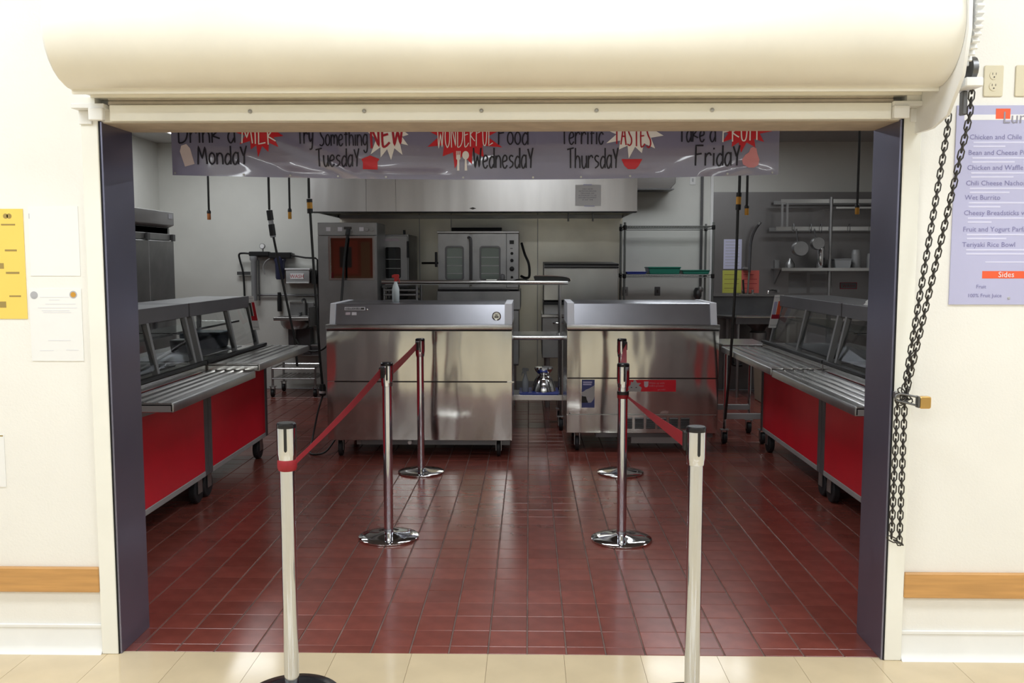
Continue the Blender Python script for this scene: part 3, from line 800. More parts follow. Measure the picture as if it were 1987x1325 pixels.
GL = {
 'D': (.50, [[(0, 0), (0, 1)], [(0, 1), (.32, .92), (.48, .6), (.40, .2), (.2, .02), (0, 0)]]),
 'r': (.34, [[(0, 0), (0, .62)], [(0, .4), (.1, .56), (.24, .62), (.34, .5)]]),
 'i': (.08, [[(.03, 0), (.03, .62)], [(.03, .80), (.03, .88)]]),
 'n': (.38, [[(0, 0), (0, .62)], [(0, .4), (.12, .58), (.26, .58), (.35, .4), (.37, 0)]]),
 'k': (.42, [[(0, 0), (0, 1)], [(.36, .66), (0, .34)], [(.02, .36), (.42, .22)]]),
 'a': (.36, [[(.34, .55), (.2, .64), (.05, .5), (0, .25), (.08, .02), (.2, .02), (.33, .25)], [(.34, .66), (.36, 0)]]),
 'M': (.58, [[(0, 0), (.05, 1), (.27, .32), (.46, .95), (.58, .02)]]),
 'o': (.36, [[(.18, 0), (.04, .12), (0, .32), (.05, .52), (.18, .62), (.31, .52), (.36, .32), (.32, .12), (.18, 0)]]),
 'd': (.36, [[(.32, .5), (.18, .58), (.04, .42), (0, .2), (.08, .02), (.2, .02), (.33, .2)], [(.35, 1.0), (.36, 0)]]),
 'y': (.36, [[(0, .62), (.05, .25), (.16, .12), (.3, .3)], [(.35, .62), (.33, .0), (.24, -.28), (.04, -.30)]]),
 'Y': (.40, [[(0, .95), (.2, .45)], [(.38, 1.0), (.24, .5), (.22, 0)]]),
 'T': (.52, [[(0, .92), (.52, 1.0)], [(.26, .96), (.28, 0)]]),
 'S': (.40, [[(.38, .92), (.2, 1.0), (.04, .82), (.14, .58), (.34, .36), (.36, .14), (.2, 0), (0, .06)]]),
 's': (.34, [[(.33, .56), (.16, .62), (.03, .5), (.12, .36), (.3, .26), (.26, .1), (.04, 0)]]),
 'm': (.54, [[(0, 0), (0, .62)], [(0, .4), (.1, .58), (.2, .58), (.26, .4), (.26, .1)], [(.26, .4), (.36, .58), (.46, .58), (.53, .4), (.54, 0)]]),
 'e': (.36, [[(.02, .30), (.30, .38), (.32, .54), (.18, .63), (.04, .5), (0, .26), (.08, .04), (.22, 0), (.36, .14)]]),
 't': (.32, [[(.16, .9), (.16, .1), (.2, 0)], [(0, .62), (.32, .64)]]),
 'h': (.38, [[(0, 0), (0, 1)], [(0, .38), (.12, .58), (.26, .56), (.34, .38), (.36, 0)]]),
 'g': (.36, [[(.32, .55), (.18, .63), (.04, .48), (0, .28), (.08, .08), (.2, .06), (.33, .25)], [(.34, .64), (.36, -.1), (.28, -.34), (.14, -.36), (.04, -.22)]]),
 'u': (.38, [[(0, .62), (.02, .18), (.12, 0), (.24, .04), (.34, .25)], [(.35, .62), (.38, 0)]]),
 'W': (.60, [[(0, 1), (.12, 0), (.30, .62), (.44, .04), (.58, 1)]]),
 'F': (.46, [[(0, 0), (.02, 1), (.46, 1)], [(.02, .55), (.36, .6)]]),
 'f': (.34, [[(.34, .86), (.22, .98), (.12, .8), (.12, 0)], [(0, .55), (.32, .58)]]),
 'c': (.34, [[(.34, .5), (.2, .62), (.05, .48), (0, .25), (.1, .02), (.24, .02), (.34, .18)]]),
 'I': (.06, [[(.03, 1), (.03, 0)]]),
 'L': (.40, [[(.04, 1), (.02, 0), (.40, .10)]]),
 'K': (.44, [[(0, 1), (.02, 0)], [(.38, 1), (.02, .45), (.44, .22)]]),
 'N': (.48, [[(.04, 0), (0, 1), (.42, .06), (.40, 1)]]),
 'E': (.40, [[(.40, .9), (.04, .96), (.02, .1), (.16, 0), (.40, .16)], [(.03, .5), (.32, .54)]]),
 'O': (.42, [[(.2, 0), (.04, .2), (0, .55), (.08, .9), (.22, 1), (.36, .88), (.42, .5), (.36, .16), (.2, 0)]]),
 'R': (.44, [[(0, 1), (.03, 0)], [(0, 1), (.30, .96), (.34, .7), (.04, .5), (.44, .22)]]),
 'U': (.42, [[(0, 1), (.04, .2), (.18, 0), (.34, .18), (.40, 1)]]),
 'A': (.46, [[(0, 0), (.24, 1), (.46, 0)], [(.1, .4), (.38, .4)]]),
}
def hand(word, x0, x1, base, cap, wd, m, off=0.0034, tilt=0.0):
    """hand-lettered word on the banner, stretched between x0 and x1 (banner pixels)"""
    tot = sum(GL[c][0] + 0.13 if c != ' ' else 0.42 for c in word) - 0.13
    k = (x1 - x0) / tot; x = 0.0; mb = MB()
    for c in word:
        if c == ' ': x += 0.42; continue
        wg, strokes = GL[c]
        for st in strokes:
            P = [(x0 + (x + p[0]) * k, base - p[1] * cap + tilt * (x + p[0]) / tot) for p in st]
            if len(P) > 2:
                P = [(v.x, v.y) for v in smooth([(q[0], q[1], 0) for q in P], 4)] if c not in 'MWNYFkKLAT' else P
            Q = []
            for a, b in zip(P[:-1], P[1:]):
                L = math.hypot(b[0] - a[0], b[1] - a[1]); n = max(1, int(L / 4))
                Q += [(a[0] + (b[0] - a[0]) * i / n, a[1] + (b[1] - a[1]) * i / n) for i in range(n)]
            Q.append(P[-1])
            vs = []; fs = []
            for i, p in enumerate(Q):
                a = Q[max(i - 1, 0)]; b = Q[min(i + 1, len(Q) - 1)]
                dx, dy = b[0] - a[0], b[1] - a[1]; L = math.hypot(dx, dy) or 1
                nx, ny = -dy / L * wd / 2, dx / L * wd / 2
                vs += [bp3(p[0] + nx, p[1] + ny, off), bp3(p[0] - nx, p[1] - ny, off)]
            for i in range(len(Q) - 1): fs.append((2 * i, 2 * i + 1, 2 * i + 3, 2 * i + 2))
            mb.add(vs, fs)
        x += wg + 0.13
    obj('lettering', mb, m, sheet)
K_ = 'ink_black'
hand('Drink', 352, 432, 280, 36, 3.0, K_); hand('a', 448, 461, 280, 36, 3.0, K_); hand('MILK', 475, 541, 281, 34, 2.4, 'ink_white', 0.0034, 4)
hand('MondaY', 388, 484, 321, 35, 3.0, K_)
hand('Try', 583, 613, 283, 34, 2.6, K_); hand('Something', 626, 717, 287, 34, 2.4, K_); hand('NEW', 724, 786, 292, 42, 4.2, 'ink_darkred', 0.0034, -8)
hand('TuesdaY', 618, 701, 326, 34, 2.6, K_)
hand('WONDERFUL', 851, 957, 292, 44, 1.7, 'ink_white', 0.0034, -6); hand('Food', 968, 1024, 285, 38, 2.6, K_)
hand('WednesdaY', 920, 1034, 329, 38, 3.0, K_)
hand('Terrific', 1087, 1168, 284, 36, 2.6, K_); hand('TASTES', 1188, 1259, 283, 40, 2.6, 'ink_darkred', 0.0034, 8)
hand('ThursdaY', 1099, 1197, 329, 38, 2.8, K_)
hand('Take', 1311, 1360, 280, 34, 2.6, K_); hand('a', 1371, 1381, 280, 34, 2.6, K_); hand('FRUIT', 1395, 1466, 281, 34, 2.4, 'ink_white', 0.0034, -4)
hand('FridaY', 1344, 1428, 325, 38, 3.2, K_)

# ================================================================ casters
def caster(p, x, y, r, ztop, axis='x', wd=0.035, m='rubber'):
    """swivel caster with its wheel on the floor at x, y"""
    fk = MB()
    o = wd / 2 + 0.006
    for s in (-1, 1):
        if axis == 'x': fk.box(x + s * o - 0.002, x + s * o + 0.002, y - r * 0.45, y + r * 0.45, r * 0.8, ztop)
        else: fk.box(x - r * 0.45, x + r * 0.45, y + s * o - 0.002, y + s * o + 0.002, r * 0.8, ztop)
    fk.box(x - 0.035, x + 0.035, y - 0.035, y + 0.035, ztop - 0.006, ztop)
    c = obj('caster', fk, 'steel_dull', p)
    pr = [(r * 0.25, -wd / 2 - 0.003), (r * 0.4, -wd / 2), (r * 0.93, -wd / 2), (r, -wd / 2 + 0.006), (r, wd / 2 - 0.006), (r * 0.93, wd / 2), (r * 0.4, wd / 2), (r * 0.25, wd / 2 + 0.003)]
    obj('wheel', MB().lathe(pr, (x, y, r), 20, axis), m, c)
    return c

# ================================================================ MILK COOLERS
def cooler(label, x0, x1, yf, zb, seam, zl, ztop, depth, grille):
    t = thing('milk_cooler', label, 'milk cooler', ((x0 + x1) / 2, yf, 0), 'chest milk coolers')
    yb = yf + depth
    obj('body', B(x0 + 0.012, x1 - 0.012, yf + 0.012, yb, zb, zl - 0.02), 'steel_dull', t)
    zlow = zb + (0.155 if grille else 0.0)
    obj('front_panel', B(x0, x1, yf, yf + 0.014, zlow + 0.003, seam - 0.004), 'steel_cooler', t, bev=0.002)
    obj('front_panel', B(x0, x1, yf - 0.003, yf + 0.014, seam + 0.004, zl - 0.036), 'steel_cooler', t, bev=0.002)
    obj('side_panel', B(x0, x0 + 0.012, yf + 0.014, yb, zb, zl - 0.03), 'steel', t)
    obj('side_panel', B(x1 - 0.012, x1, yf + 0.014, yb, zb, zl - 0.03), 'steel', t)
    obj('seam_channel', B(x0 + 0.004, x1 - 0.004, yf + 0.004, yf + 0.012, seam - 0.004, seam + 0.004), 'black', t)
    obj('gasket', B(x0 + 0.004, x1 - 0.004, yf + 0.002, yb - 0.004, zl - 0.036, zl - 0.026), 'black', t)
    obj('rim', B(x0 - 0.004, x1 + 0.004, yf - 0.010, yb + 0.004, zl - 0.026, zl + 0.014), 'steel', t, bev=0.005, seg=2)
    # sloped lid
    e = 0.045
    pr = [(yf + 0.055, zl + 0.014), (yf + 0.103, ztop - 0.004), (yf + 0.112, ztop), (yb - 0.02, ztop), (yb - 0.02, zl + 0.014)]
    lid = obj('lid', MB().prism(pr, 'x', x0 + 0.060, x1 - 0.060), 'steel_lid', t)
    pe = [(yf + 0.042, zl + 0.014), (yf + 0.090, ztop + 0.003), (yf + 0.10, ztop + 0.005), (yb - 0.01, ztop + 0.005), (yb - 0.01, zl + 0.014)]
    obj('lid_end_cap', MB().prism(pe, 'x', x0 + 0.018 if not grille else x0 + 0.004, x0 + 0.060), 'grey_cap', lid)
    obj('lid_end_cap', MB().prism(pe, 'x', x1 - 0.060, x1 - 0.002 if not grille else x1 - 0.010), 'grey_cap', lid)
    for xx in (x0 + 0.09, x1 - 0.11):
        for yy in (yf + 0.075, yb - 0.12):
            caster(t, xx, yy, 0.062, zb, 'x', 0.03)
    obj('base_frame', B(x0 + 0.25, x1 - 0.02, yf + 0.09, yb - 0.06, zb - 0.052, zb), 'steel_dark', t)
    return t, lid

ZS = 0.618
tL, lidL = cooler('wide stainless milk cooler with a blank front left of the aisle', -1.622, -0.136, 7.20, 0.140, ZS, 1.062, 1.236, 0.84, False)
# name plate, badges and the dial thermometer on the sloped lid: 45 degrees forward
def on_lid(yf, zl, ztop, f):
    """point on the slope, f = 0 bottom .. 1 top"""
    return yf + 0.055 + f * 0.048, zl + 0.014 + f * (ztop - 0.018 - zl)
def lid_plate(p, name, x0, x1, f0, f1, m, yf=7.20, zl=1.062, ztop=1.236, th=0.003):
    ya, za = on_lid(yf, zl, ztop, f0); yb_, zb_ = on_lid(yf, zl, ztop, f1)
    d = Vector((0, yb_ - ya, zb_ - za)).normalized(); nrm = Vector((0, -d.z, d.y)) * th
    vs = []
    for (x, y, z) in ((x0, ya, za), (x1, ya, za), (x1, yb_, zb_), (x0, yb_, zb_)):
        vs.append((x, y, z)); 
    vs += [(v[0], v[1] + nrm.y, v[2] + nrm.z) for v in vs]
    return obj(name, MB().add(vs, [(0, 1, 2, 3), (4, 5, 6, 7), (0, 1, 5, 4), (1, 2, 6, 5), (2, 3, 7, 6), (3, 0, 4, 7)]), m, p)
np_ = lid_plate(lidL, 'name_plate', -1.49, -1.325, 0.70, 0.86, 'ink_white')
lid_plate(lidL, 'name_plate_border', -1.484, -1.331, 0.73, 0.83, 'plate_dark', th=0.0034)
tx = text(np_, 'lettering', 'BEVERAGE-AIR', 0.0195, 'ink_white', -1.482, 0, 0, thick=0)
yy_, zz_ = on_lid(7.20, 1.062, 1.236, 0.745)
o_ = origin(np_)
for v in tx.data.vertices:
    p = v.co + o_
    v.co = Vector((p.x, yy_ + p.z * 0.28 - 0.0060, zz_ + p.z * 0.96 + 0.0012)) - o_
lid_plate(lidL, 'badge', -1.480, -1.443, 0.46, 0.60, 'ink_carton')
lid_plate(lidL, 'badge', -1.430, -1.392, 0.45, 0.60, 'ink_white')
ya, za = on_lid(7.20, 1.062, 1.236, 0.74)
obj('lock', MB().lathe([(0.008, 0.004), (0.008, -0.006), (0.004, -0.008)], (-1.308, ya, za), 14, 'y'), 'chrome_satin', lidL)
ya, za = on_lid(7.20, 1.062, 1.236, 0.42)
dial = obj('thermometer', MB().lathe([(0.036, 0.02), (0.036, -0.010), (0.030, -0.014), (0.028, -0.008)], (-0.262, ya - 0.004, za), 26, 'y'), 'chrome_satin', lidL)
obj('dial_mark', B(-0.278, -0.246, ya - 0.0195, ya - 0.0185, za - 0.012, za - 0.002), 'plate_dark', dial)
obj('dial_mark', B(-0.272, -0.252, ya - 0.0195, ya - 0.0185, za + 0.004, za + 0.010), 'plate_dark', dial)
obj('condensate_box', B(-1.42, -0.92, 7.36, 7.80, 0.075, 0.140), 'grey_light', tL)
obj('drain_cap', MB().lathe([(0.016, 0.0), (0.018, -0.02), (0.012, -0.03)], (-0.965, 7.25, 0.118), 14, 'y'), 'paint_white', tL)
for xx in (-1.615, -0.175):
    obj('corner_bumper', B(xx, xx + 0.055, 7.188, 7.20, ZS - 0.004, ZS + 0.006), 'chrome_satin', tL)

tR, lidR = cooler('narrower stainless milk cooler with stickers and a vent grille right of the aisle', 0.312, 1.560, 7.45, 0.160, ZS, 1.046, 1.232, 0.80, True)
# kick panel with louvred vents
gp = obj('grille_panel', B(0.312, 1.560, 7.451, 7.464, 0.160, 0.312), 'steel_cooler', tR, bev=0.002)
for k in range(6):
    x0 = 0.782 + k * 0.0945
    obj('vent_opening', B(x0, x0 + 0.074, 7.449, 7.452, 0.196, 0.290), 'black', gp)
    for q in range(8):
        z0 = 0.200 + q * 0.0115
        obj('louvre', MB().prism([(7.4485, z0 + 0.0075), (7.4425, z0 + 0.002), (7.4485, z0 + 0.003)], 'x', x0 + 0.002, x0 + 0.072), 'steel_dull', gp)
for xx, zz in ((0.318, 0.325), (1.52, 0.30)):
    obj('screw', MB().lathe([(0.006, 0), (0.004, -0.004)], (xx + 0.02, 7.45, zz), 10, 'y'), 'steel_dark', tR)
obj('condensate_box', B(0.86, 1.42, 7.55, 7.95, 0.055, 0.160), 'grey_light', tR)
obj('name_badge', MB().prism([(1.085, 0.325), (1.150, 0.325), (1.152, 0.343), (1.128, 0.348), (1.098, 0.342)], 'y', 7.446, 7.45), 'chrome_satin', tR)
# blue sticker with torn white patch
bs = obj('blue_sticker', B(0.436, 0.542, 7.4485, 7.45, 0.372, 0.606), 'sticker_blue', tR)
def sheet_poly(p, name, poly, m, y, th=0.0006):
    return obj(name, MB().prism(poly, 'y', y - th, y), m, p)
sheet_poly(bs, 'torn_patch', [(0.430, 0.500), (0.452, 0.508), (0.470, 0.522), (0.492, 0.530), (0.542, 0.560), (0.542, 0.470), (0.535, 0.442), (0.515, 0.415), (0.490, 0.412), (0.470, 0.462), (0.440, 0.470)], 'grey_light', 7.4485)
sheet_poly(bs, 'torn_patch', [(0.473, 0.445), (0.495, 0.462), (0.508, 0.448), (0.496, 0.430), (0.480, 0.430)], 'ink_grey', 7.4478)
sheet_poly(bs, 'dark_patch', [(0.436, 0.468), (0.470, 0.465), (0.488, 0.415), (0.436, 0.412)], 'black', 7.4478)
for z0, w_ in ((0.578, 0.075), (0.560, 0.070)):
    bar(bs, 'printed_line', 0.446, 0.446 + w_, z0, z0 + 0.012, 'poster_blue', 7.4485)
# red sticker
r_s = obj('red_sticker', B(0.804, 1.212, 7.4485, 7.45, 0.508, 0.605), 'red_panel', tR)
sheet_poly(r_s, 'torn_patch', [(0.800, 0.508), (0.922, 0.508), (0.930, 0.540), (0.905, 0.560), (0.925, 0.578), (0.892, 0.580), (0.880, 0.604), (0.866, 0.606), (0.858, 0.584), (0.842, 0.590), (0.838, 0.562), (0.815, 0.545), (0.826, 0.525)], 'grey_light', 7.4485)
for x0 in (0.838, 0.878):
    sheet_poly(r_s, 'torn_mark', [(x0, 0.538), (x0 + 0.016, 0.540), (x0 + 0.012, 0.545), (x0 + 0.003, 0.545)], 'black', 7.4478)
sheet_poly(r_s, 'milk_glass', [(0.949, 0.592), (0.986, 0.592), (0.984, 0.555), (0.974, 0.544), (0.958, 0.544), (0.950, 0.555)], 'ink_carton', 7.4485)
text(r_s, 'lettering', 'Wake up with', 0.022, 'ink_pink', 0.992, 7.4485, 0.572)
text(r_s, 'lettering', "milk's protein", 0.022, 'ink_pink', 0.992, 7.4485, 0.549)
text(r_s, 'lettering', 'got milk?', 0.018, 'ink_pink', 1.062, 7.4485, 0.519)

# ================================================================ SERVING COUNTERS
def frameb(p, name, a, b, w_, m):
    """square bar between two points"""
    return obj(name, MB().cyl(a, b, w_ * 0.7071, 4), m, p)
def counter(label, s, xf, ya, yb, slide_x, slide_z, slide_ya, slide_yb, posts, shelf_x, m_frame='grey_frame'):
    """s = -1 on the left, +1 on the right; xf = plane of the customer side panel"""
    t = thing('serving_counter', label, 'serving counter', (xf + s * 0.35, (ya + yb) / 2, 0), 'red serving counters')
    xb = xf + s * 0.72
    def bx(a, b, y0, y1, z0, z1): return B(min(a, b), max(a, b), y0, y1, z0, z1)
    obj('cabinet', bx(xf + s * 0.012, xb, ya + 0.012, yb - 0.012, 0.20, 0.86), 'grey_frame', t)
    obj('side_panel', bx(xf, xf + s * 0.012, ya + 0.062, yb - 0.062, 0.205, 0.85), 'red_panel', t, bev=0.002)
    for y0 in (ya, yb - 0.06):
        obj('corner_post', bx(xf - s * 0.004, xf + s * 0.05, y0, y0 + 0.06, 0.17, 0.86), m_frame, t, bev=0.004)
    obj('bottom_rail', bx(xf - s * 0.003, xf + s * 0.04, ya + 0.06, yb - 0.06, 0.17, 0.205), 'grey_light', t, bev=0.003)
    for y0 in (ya + 0.07, yb - 0.09):
        caster(t, xf + s * 0.055, y0, 0.083, 0.19, 'x', 0.042)
        caster(t, xb - s * 0.09, y0, 0.078, 0.19, 'x', 0.038)
    obj('end_panel', bx(xf + s * 0.05, xb, yb - 0.012, yb - 0.002, 0.20, 0.86), m_frame, t)
    obj('end_panel', bx(xf + s * 0.05, xb, ya + 0.002, ya + 0.012, 0.20, 0.86), m_frame, t)
    obj('worktop', bx(xf - s * 0.005, xb + s * 0.01, ya, yb, 0.86, 0.905), 'steel', t, bev=0.004)
    obj('top_edge_strip', bx(xf - s * 0.012, xf + s * 0.022, ya, yb, 0.906, 0.928), 'black', t, bev=0.003)
    obj('food_well', bx(xf + s * 0.16, xb - s * 0.14, ya + 0.10, yb - 0.10, 0.905, 0.909), 'steel_dark', t)
    # ribbed tray slide
    sl = obj('tray_slide', bx(slide_x, xf - s * 0.012, slide_ya, slide_yb, slide_z - 0.014, slide_z - 0.002), 'steel', t, bev=0.003)
    obj('slide_edge', bx(slide_x - s * 0.006, slide_x + s * 0.014, slide_ya, slide_yb, slide_z - 0.046, slide_z), 'steel_dull', sl, bev=0.006, seg=2)
    wd = abs(xf - slide_x)
    for k in range(4):
        xr = slide_x + s * (wd * (0.25 + 0.19 * k))
        obj('slide_rib', MB().prism([(xr - 0.012, slide_z - 0.003), (xr - 0.005, slide_z + 0.006), (xr + 0.005, slide_z + 0.006), (xr + 0.012, slide_z - 0.003)], 'y', slide_ya + 0.01, slide_yb - 0.01), 'chrome_satin', sl)
    obj('slide_end', bx(slide_x, xf - s * 0.012, slide_ya, slide_ya + 0.012, slide_z - 0.046, slide_z + 0.002), 'chrome_satin', sl, bev=0.003)
    obj('slide_end', bx(slide_x, xf - s * 0.012, slide_yb - 0.012, slide_yb, slide_z - 0.046, slide_z + 0.002), 'steel_dull', sl, bev=0.003)
    for yb_ in (ya + 0.2, yb - 0.2):
        obj('slide_bracket', MB().prism([(xf, slide_z - 0.046), (slide_x + s * 0.06, slide_z - 0.046), (xf, slide_z - 0.13)], 'y', yb_ - 0.006, yb_ + 0.006), 'steel_dull', sl)
    # sneeze guard
    zt = 1.30
    xs2 = shelf_x + s * 0.42
    g0 = obj('top_shelf', bx(shelf_x, xs2, ya + 0.01, yb - 0.0, zt - 0.012, zt), 'steel_dark', t, bev=0.002)
    obj('shelf_fascia', bx(shelf_x - s * 0.008, shelf_x + s * 0.004, ya + 0.01, yb, zt - 0.085, zt + 0.004), 'grey_frame', g0, bev=0.002)
    obj('light_strip', bx(shelf_x + s * 0.02, shelf_x + s * 0.06, ya + 0.05, yb - 0.05, zt - 0.080, zt - 0.060), 'grey_light', g0)
    for yp_ in posts:
        obj('guard_post', MB().add([(xf + s * 0.04, yp_ - 0.016, 0.905), (xf + s * 0.075, yp_ - 0.016, 0.905), (xf + s * 0.075, yp_ + 0.016, 0.905), (xf + s * 0.04, yp_ + 0.016, 0.905),
                                   (shelf_x + s * 0.006, yp_ - 0.016, zt - 0.012), (shelf_x + s * 0.041, yp_ - 0.016, zt - 0.012), (shelf_x + s * 0.041, yp_ + 0.016, zt - 0.012), (shelf_x + s * 0.006, yp_ + 0.016, zt - 0.012)],
                                  [(0, 1, 2, 3), (4, 5, 6, 7), (0, 1, 5, 4), (1, 2, 6, 5), (2, 3, 7, 6), (3, 0, 4, 7)]), 'post_grey', t)
    for yp_ in (ya + 0.06, yb - 0.06):
        obj('back_post', bx(xs2 - s * 0.03, xs2, yp_ - 0.014, yp_ + 0.014, 0.905, zt - 0.012), 'post_grey', t)
    P = sorted(posts)
    for a, b in zip(P[:-1], P[1:]):
        g_ = MB().add([(xf + s * 0.052, a + 0.018, 0.945), (xf + s * 0.056, a + 0.018, 0.945), (xf + s * 0.056, b - 0.018, 0.945), (xf + s * 0.052, b - 0.018, 0.945),
                       (shelf_x + s * 0.018, a + 0.018, zt - 0.085), (shelf_x + s * 0.022, a + 0.018, zt - 0.085), (shelf_x + s * 0.022, b - 0.018, zt - 0.085), (shelf_x + s * 0.018, b - 0.018, zt - 0.085)],
                      [(0, 1, 2, 3), (4, 5, 6, 7), (0, 1, 5, 4), (1, 2, 6, 5), (2, 3, 7, 6), (3, 0, 4, 7)])
        obj('glass_pane', g_, 'glass_clear', t)
    obj('middle_shelf', bx(shelf_x + s * 0.10, xs2 - s * 0.03, ya + 0.03, yb - 0.03, 1.100, 1.106), 'glass_tint', t)
    obj('shelf_edge', bx(shelf_x + s * 0.09, shelf_x + s * 0.10, ya + 0.03, yb - 0.03, 1.096, 1.110), 'steel_dark', t)
    return t
cLn = counter('near red serving counter on the left with a lower ribbed tray slide', -1, -2.125, 4.50, 5.885, -1.80, 0.862, 4.50, 5.88, [4.56, 5.24, 5.83], -2.235)
cLf = counter('far red serving counter on the left, beside the hand sink end', -1, -2.125, 5.90, 7.245, -1.775, 0.905, 5.892, 7.23, [5.95, 6.66, 7.20], -2.235)
cRn = counter('near red serving counter on the right, beside the steel jamb', 1, 1.945, 4.45, 5.985, 1.610, 0.862, 4.45, 5.99, [4.50, 5.20, 5.90], 2.06)
cRf = counter('far red serving counter on the right, beyond the panel joint', 1, 1.945, 6.00, 7.56, 1.605, 0.872, 6.00, 7.56, [6.06, 6.76, 7.51], 2.06)

# flyers taped on the guard ends
def flyer(label, s, x0, x1, y, zt, m_main):
    t = thing('flyer', label, 'flyer', ((x0 + x1) / 2, y, zt - 0.27))
    dx = s * 0.0
    def q(xa, xb, za, zb, y_): 
        k0 = -s * (zt - za) * 0.17; k1 = -s * (zt - zb) * 0.17
        return MB().add([(xa + k0, y_, za), (xb + k0, y_, za), (xb + k1, y_, zb), (xa + k1, y_, zb), (xa + k0, y_ + 0.001, za), (xb + k0, y_ + 0.001, za), (xb + k1, y_ + 0.001, zb), (xa + k1, y_ + 0.001, zb)],
                        [(0, 1, 2, 3), (4, 5, 6, 7), (0, 1, 5, 4), (1, 2, 6, 5), (2, 3, 7, 6), (3, 0, 4, 7)])
    obj('sheet', q(x0, x1, zt - 0.27, zt, y), 'paper_white', t)
    w_ = x1 - x0
    obj('picture', q(x0 + w_ * 0.12, x0 + w_ * 0.45, zt - 0.16, zt - 0.055, y - 0.001), 'plate_dark' if s < 0 else 'poster_blue', t)
    obj('picture', q(x0 + w_ * 0.55, x1 - w_ * 0.05, zt - 0.16, zt - 0.05, y - 0.001), m_main, t)
    obj('picture', q(x0 + w_ * 0.10, x1 - w_ * 0.05, zt - 0.195, zt - 0.160, y - 0.001), m_main if s < 0 else 'ink_darkred', t)
    obj('printed_line', q(x0 + w_ * 0.1, x1 - w_ * 0.1, zt - 0.020, zt - 0.016, y - 0.001), 'ink_grey', t)
    obj('printed_line', q(x0 + w_ * 0.1, x1 - w_ * 0.1, zt - 0.250, zt - 0.246, y - 0.001), 'ink_grey', t)
flyer('narrow white and red flyer on the far end of the left sneeze guard', -1, -2.245, -2.190, 7.165, 1.305, 'ink_red')
flyer('narrow white and orange flyer on the far end of the right sneeze guard', 1, 2.010, 2.085, 7.470, 1.305, 'ink_orange')

# things on the left counters
t = thing('tote_bin', 'dark blue tote bin on the far left serving counter', 'bin', (-2.52, 6.98, 0.909))
obj('tub', MB().prism([(-2.66, 0.91), (-2.39, 0.91), (-2.37, 1.02), (-2.68, 1.02)], 'y', 6.86, 7.12), 'bin_blue', t, bev=0.006)
obj('lid', B(-2.69, -2.36, 6.85, 7.13, 1.02, 1.038), 'bin_blue', t, bev=0.005)
tag(obj('black_box', MB().prism([(-2.64, 0.91), (-2.50, 0.91), (-2.49, 1.0), (-2.65, 1.0)], 'y', 6.60, 6.76), 'black', bev=0.005, loc=(-2.57, 6.68, 0.91)), 'small black box beside the blue tote bin', 'box')
t = thing('cutting_board', 'long white cutting board lying on the near left serving counter', 'cutting board', (-2.55, 5.3, 0.909))
obj('board', B(-2.78, -2.36, 4.75, 5.80, 0.9095, 0.925), 'paper_white', t, bev=0.004)
obj('grip_hole', B(-2.60, -2.52, 4.78, 4.80, 0.9252, 0.9256), 'ink_grey', t)

# white cloth bundle on the right guard shelf
t = thing('cloth_bundle', 'crumpled white cloth on the top shelf of the near right guard', 'cloth', (2.25, 5.75, 1.30))
mb = MB(); nn = 14; vs = []; fs = []
for j in range(7):
    for i in range(nn):
        a = 2 * PI * i / nn; e = j / 6
        r = (0.11 + 0.02 * math.sin(3 * a + j) + 0.012 * math.sin(7 * a)) * (1 - 0.75 * e ** 2.2)
        vs.append((2.25 + r * math.cos(a), 5.75 + 1.5 * r * math.sin(a), 1.301 + 0.085 * e + 0.008 * math.sin(5 * a + 2 * j) * (1 - e) * (j > 0)))
for j in range(6):
    for i in range(nn):
        q = (i + 1) % nn
        fs.append((j * nn + i, j * nn + q, (j + 1) * nn + q, (j + 1) * nn + i))
fs += [tuple(range(nn)), tuple(6 * nn + i for i in range(nn))]
obj('cloth', mb.add(vs, fs), 'cloth_white', t, ang=60)

# ================================================================ TALL REFRIGERATOR ON THE LEFT WALL
t = thing('reach_in_refrigerator', 'tall stainless reach-in refrigerator against the left kitchen wall', 'refrigerator', (-4.15, 8.6, 0))
obj('cabinet', B(-4.54, -3.79, 7.62, 9.55, 0.15, 1.93), 'steel_dull', t, bev=0.006)
hp = [(-4.54, 1.93), (-3.80, 1.93), (-3.74, 1.955), (-3.74, 2.09), (-4.54, 2.09)]
obj('top_housing', MB().prism(hp, 'y', 7.62, 9.55), 'grey_light', t, bev=0.004)
obj('vent', B(-3.86, -3.79, 7.66, 9.50, 1.865, 1.93), 'black', t)
obj('header', B(-3.79, -3.755, 7.62, 9.55, 1.80, 1.862), 'steel_dull', t, bev=0.003)
for k in range(3):
    y0 = 7.63 + k * 0.64
    d_ = obj('door', B(-3.785, -3.745, y0, y0 + 0.63, 0.20, 1.79), 'steel_dull', t, bev=0.006)
    obj('handle', B(-3.745, -3.715, y0 + 0.05, y0 + 0.075, 0.85, 1.20), 'steel_dark', d_, bev=0.005)
    obj('hinge', B(-3.75, -3.725, y0 + 0.57, y0 + 0.63, 1.79, 1.86), 'steel_dark', d_, bev=0.003)
for xx in (-4.46, -3.86):
    for yy in (7.70, 9.47): caster(t, xx, yy, 0.06, 0.15, 'x')
obj('label_plate', B(-3.739, -3.737, 9.40, 9.50, 2.02, 2.07), 'ink_grey', t)

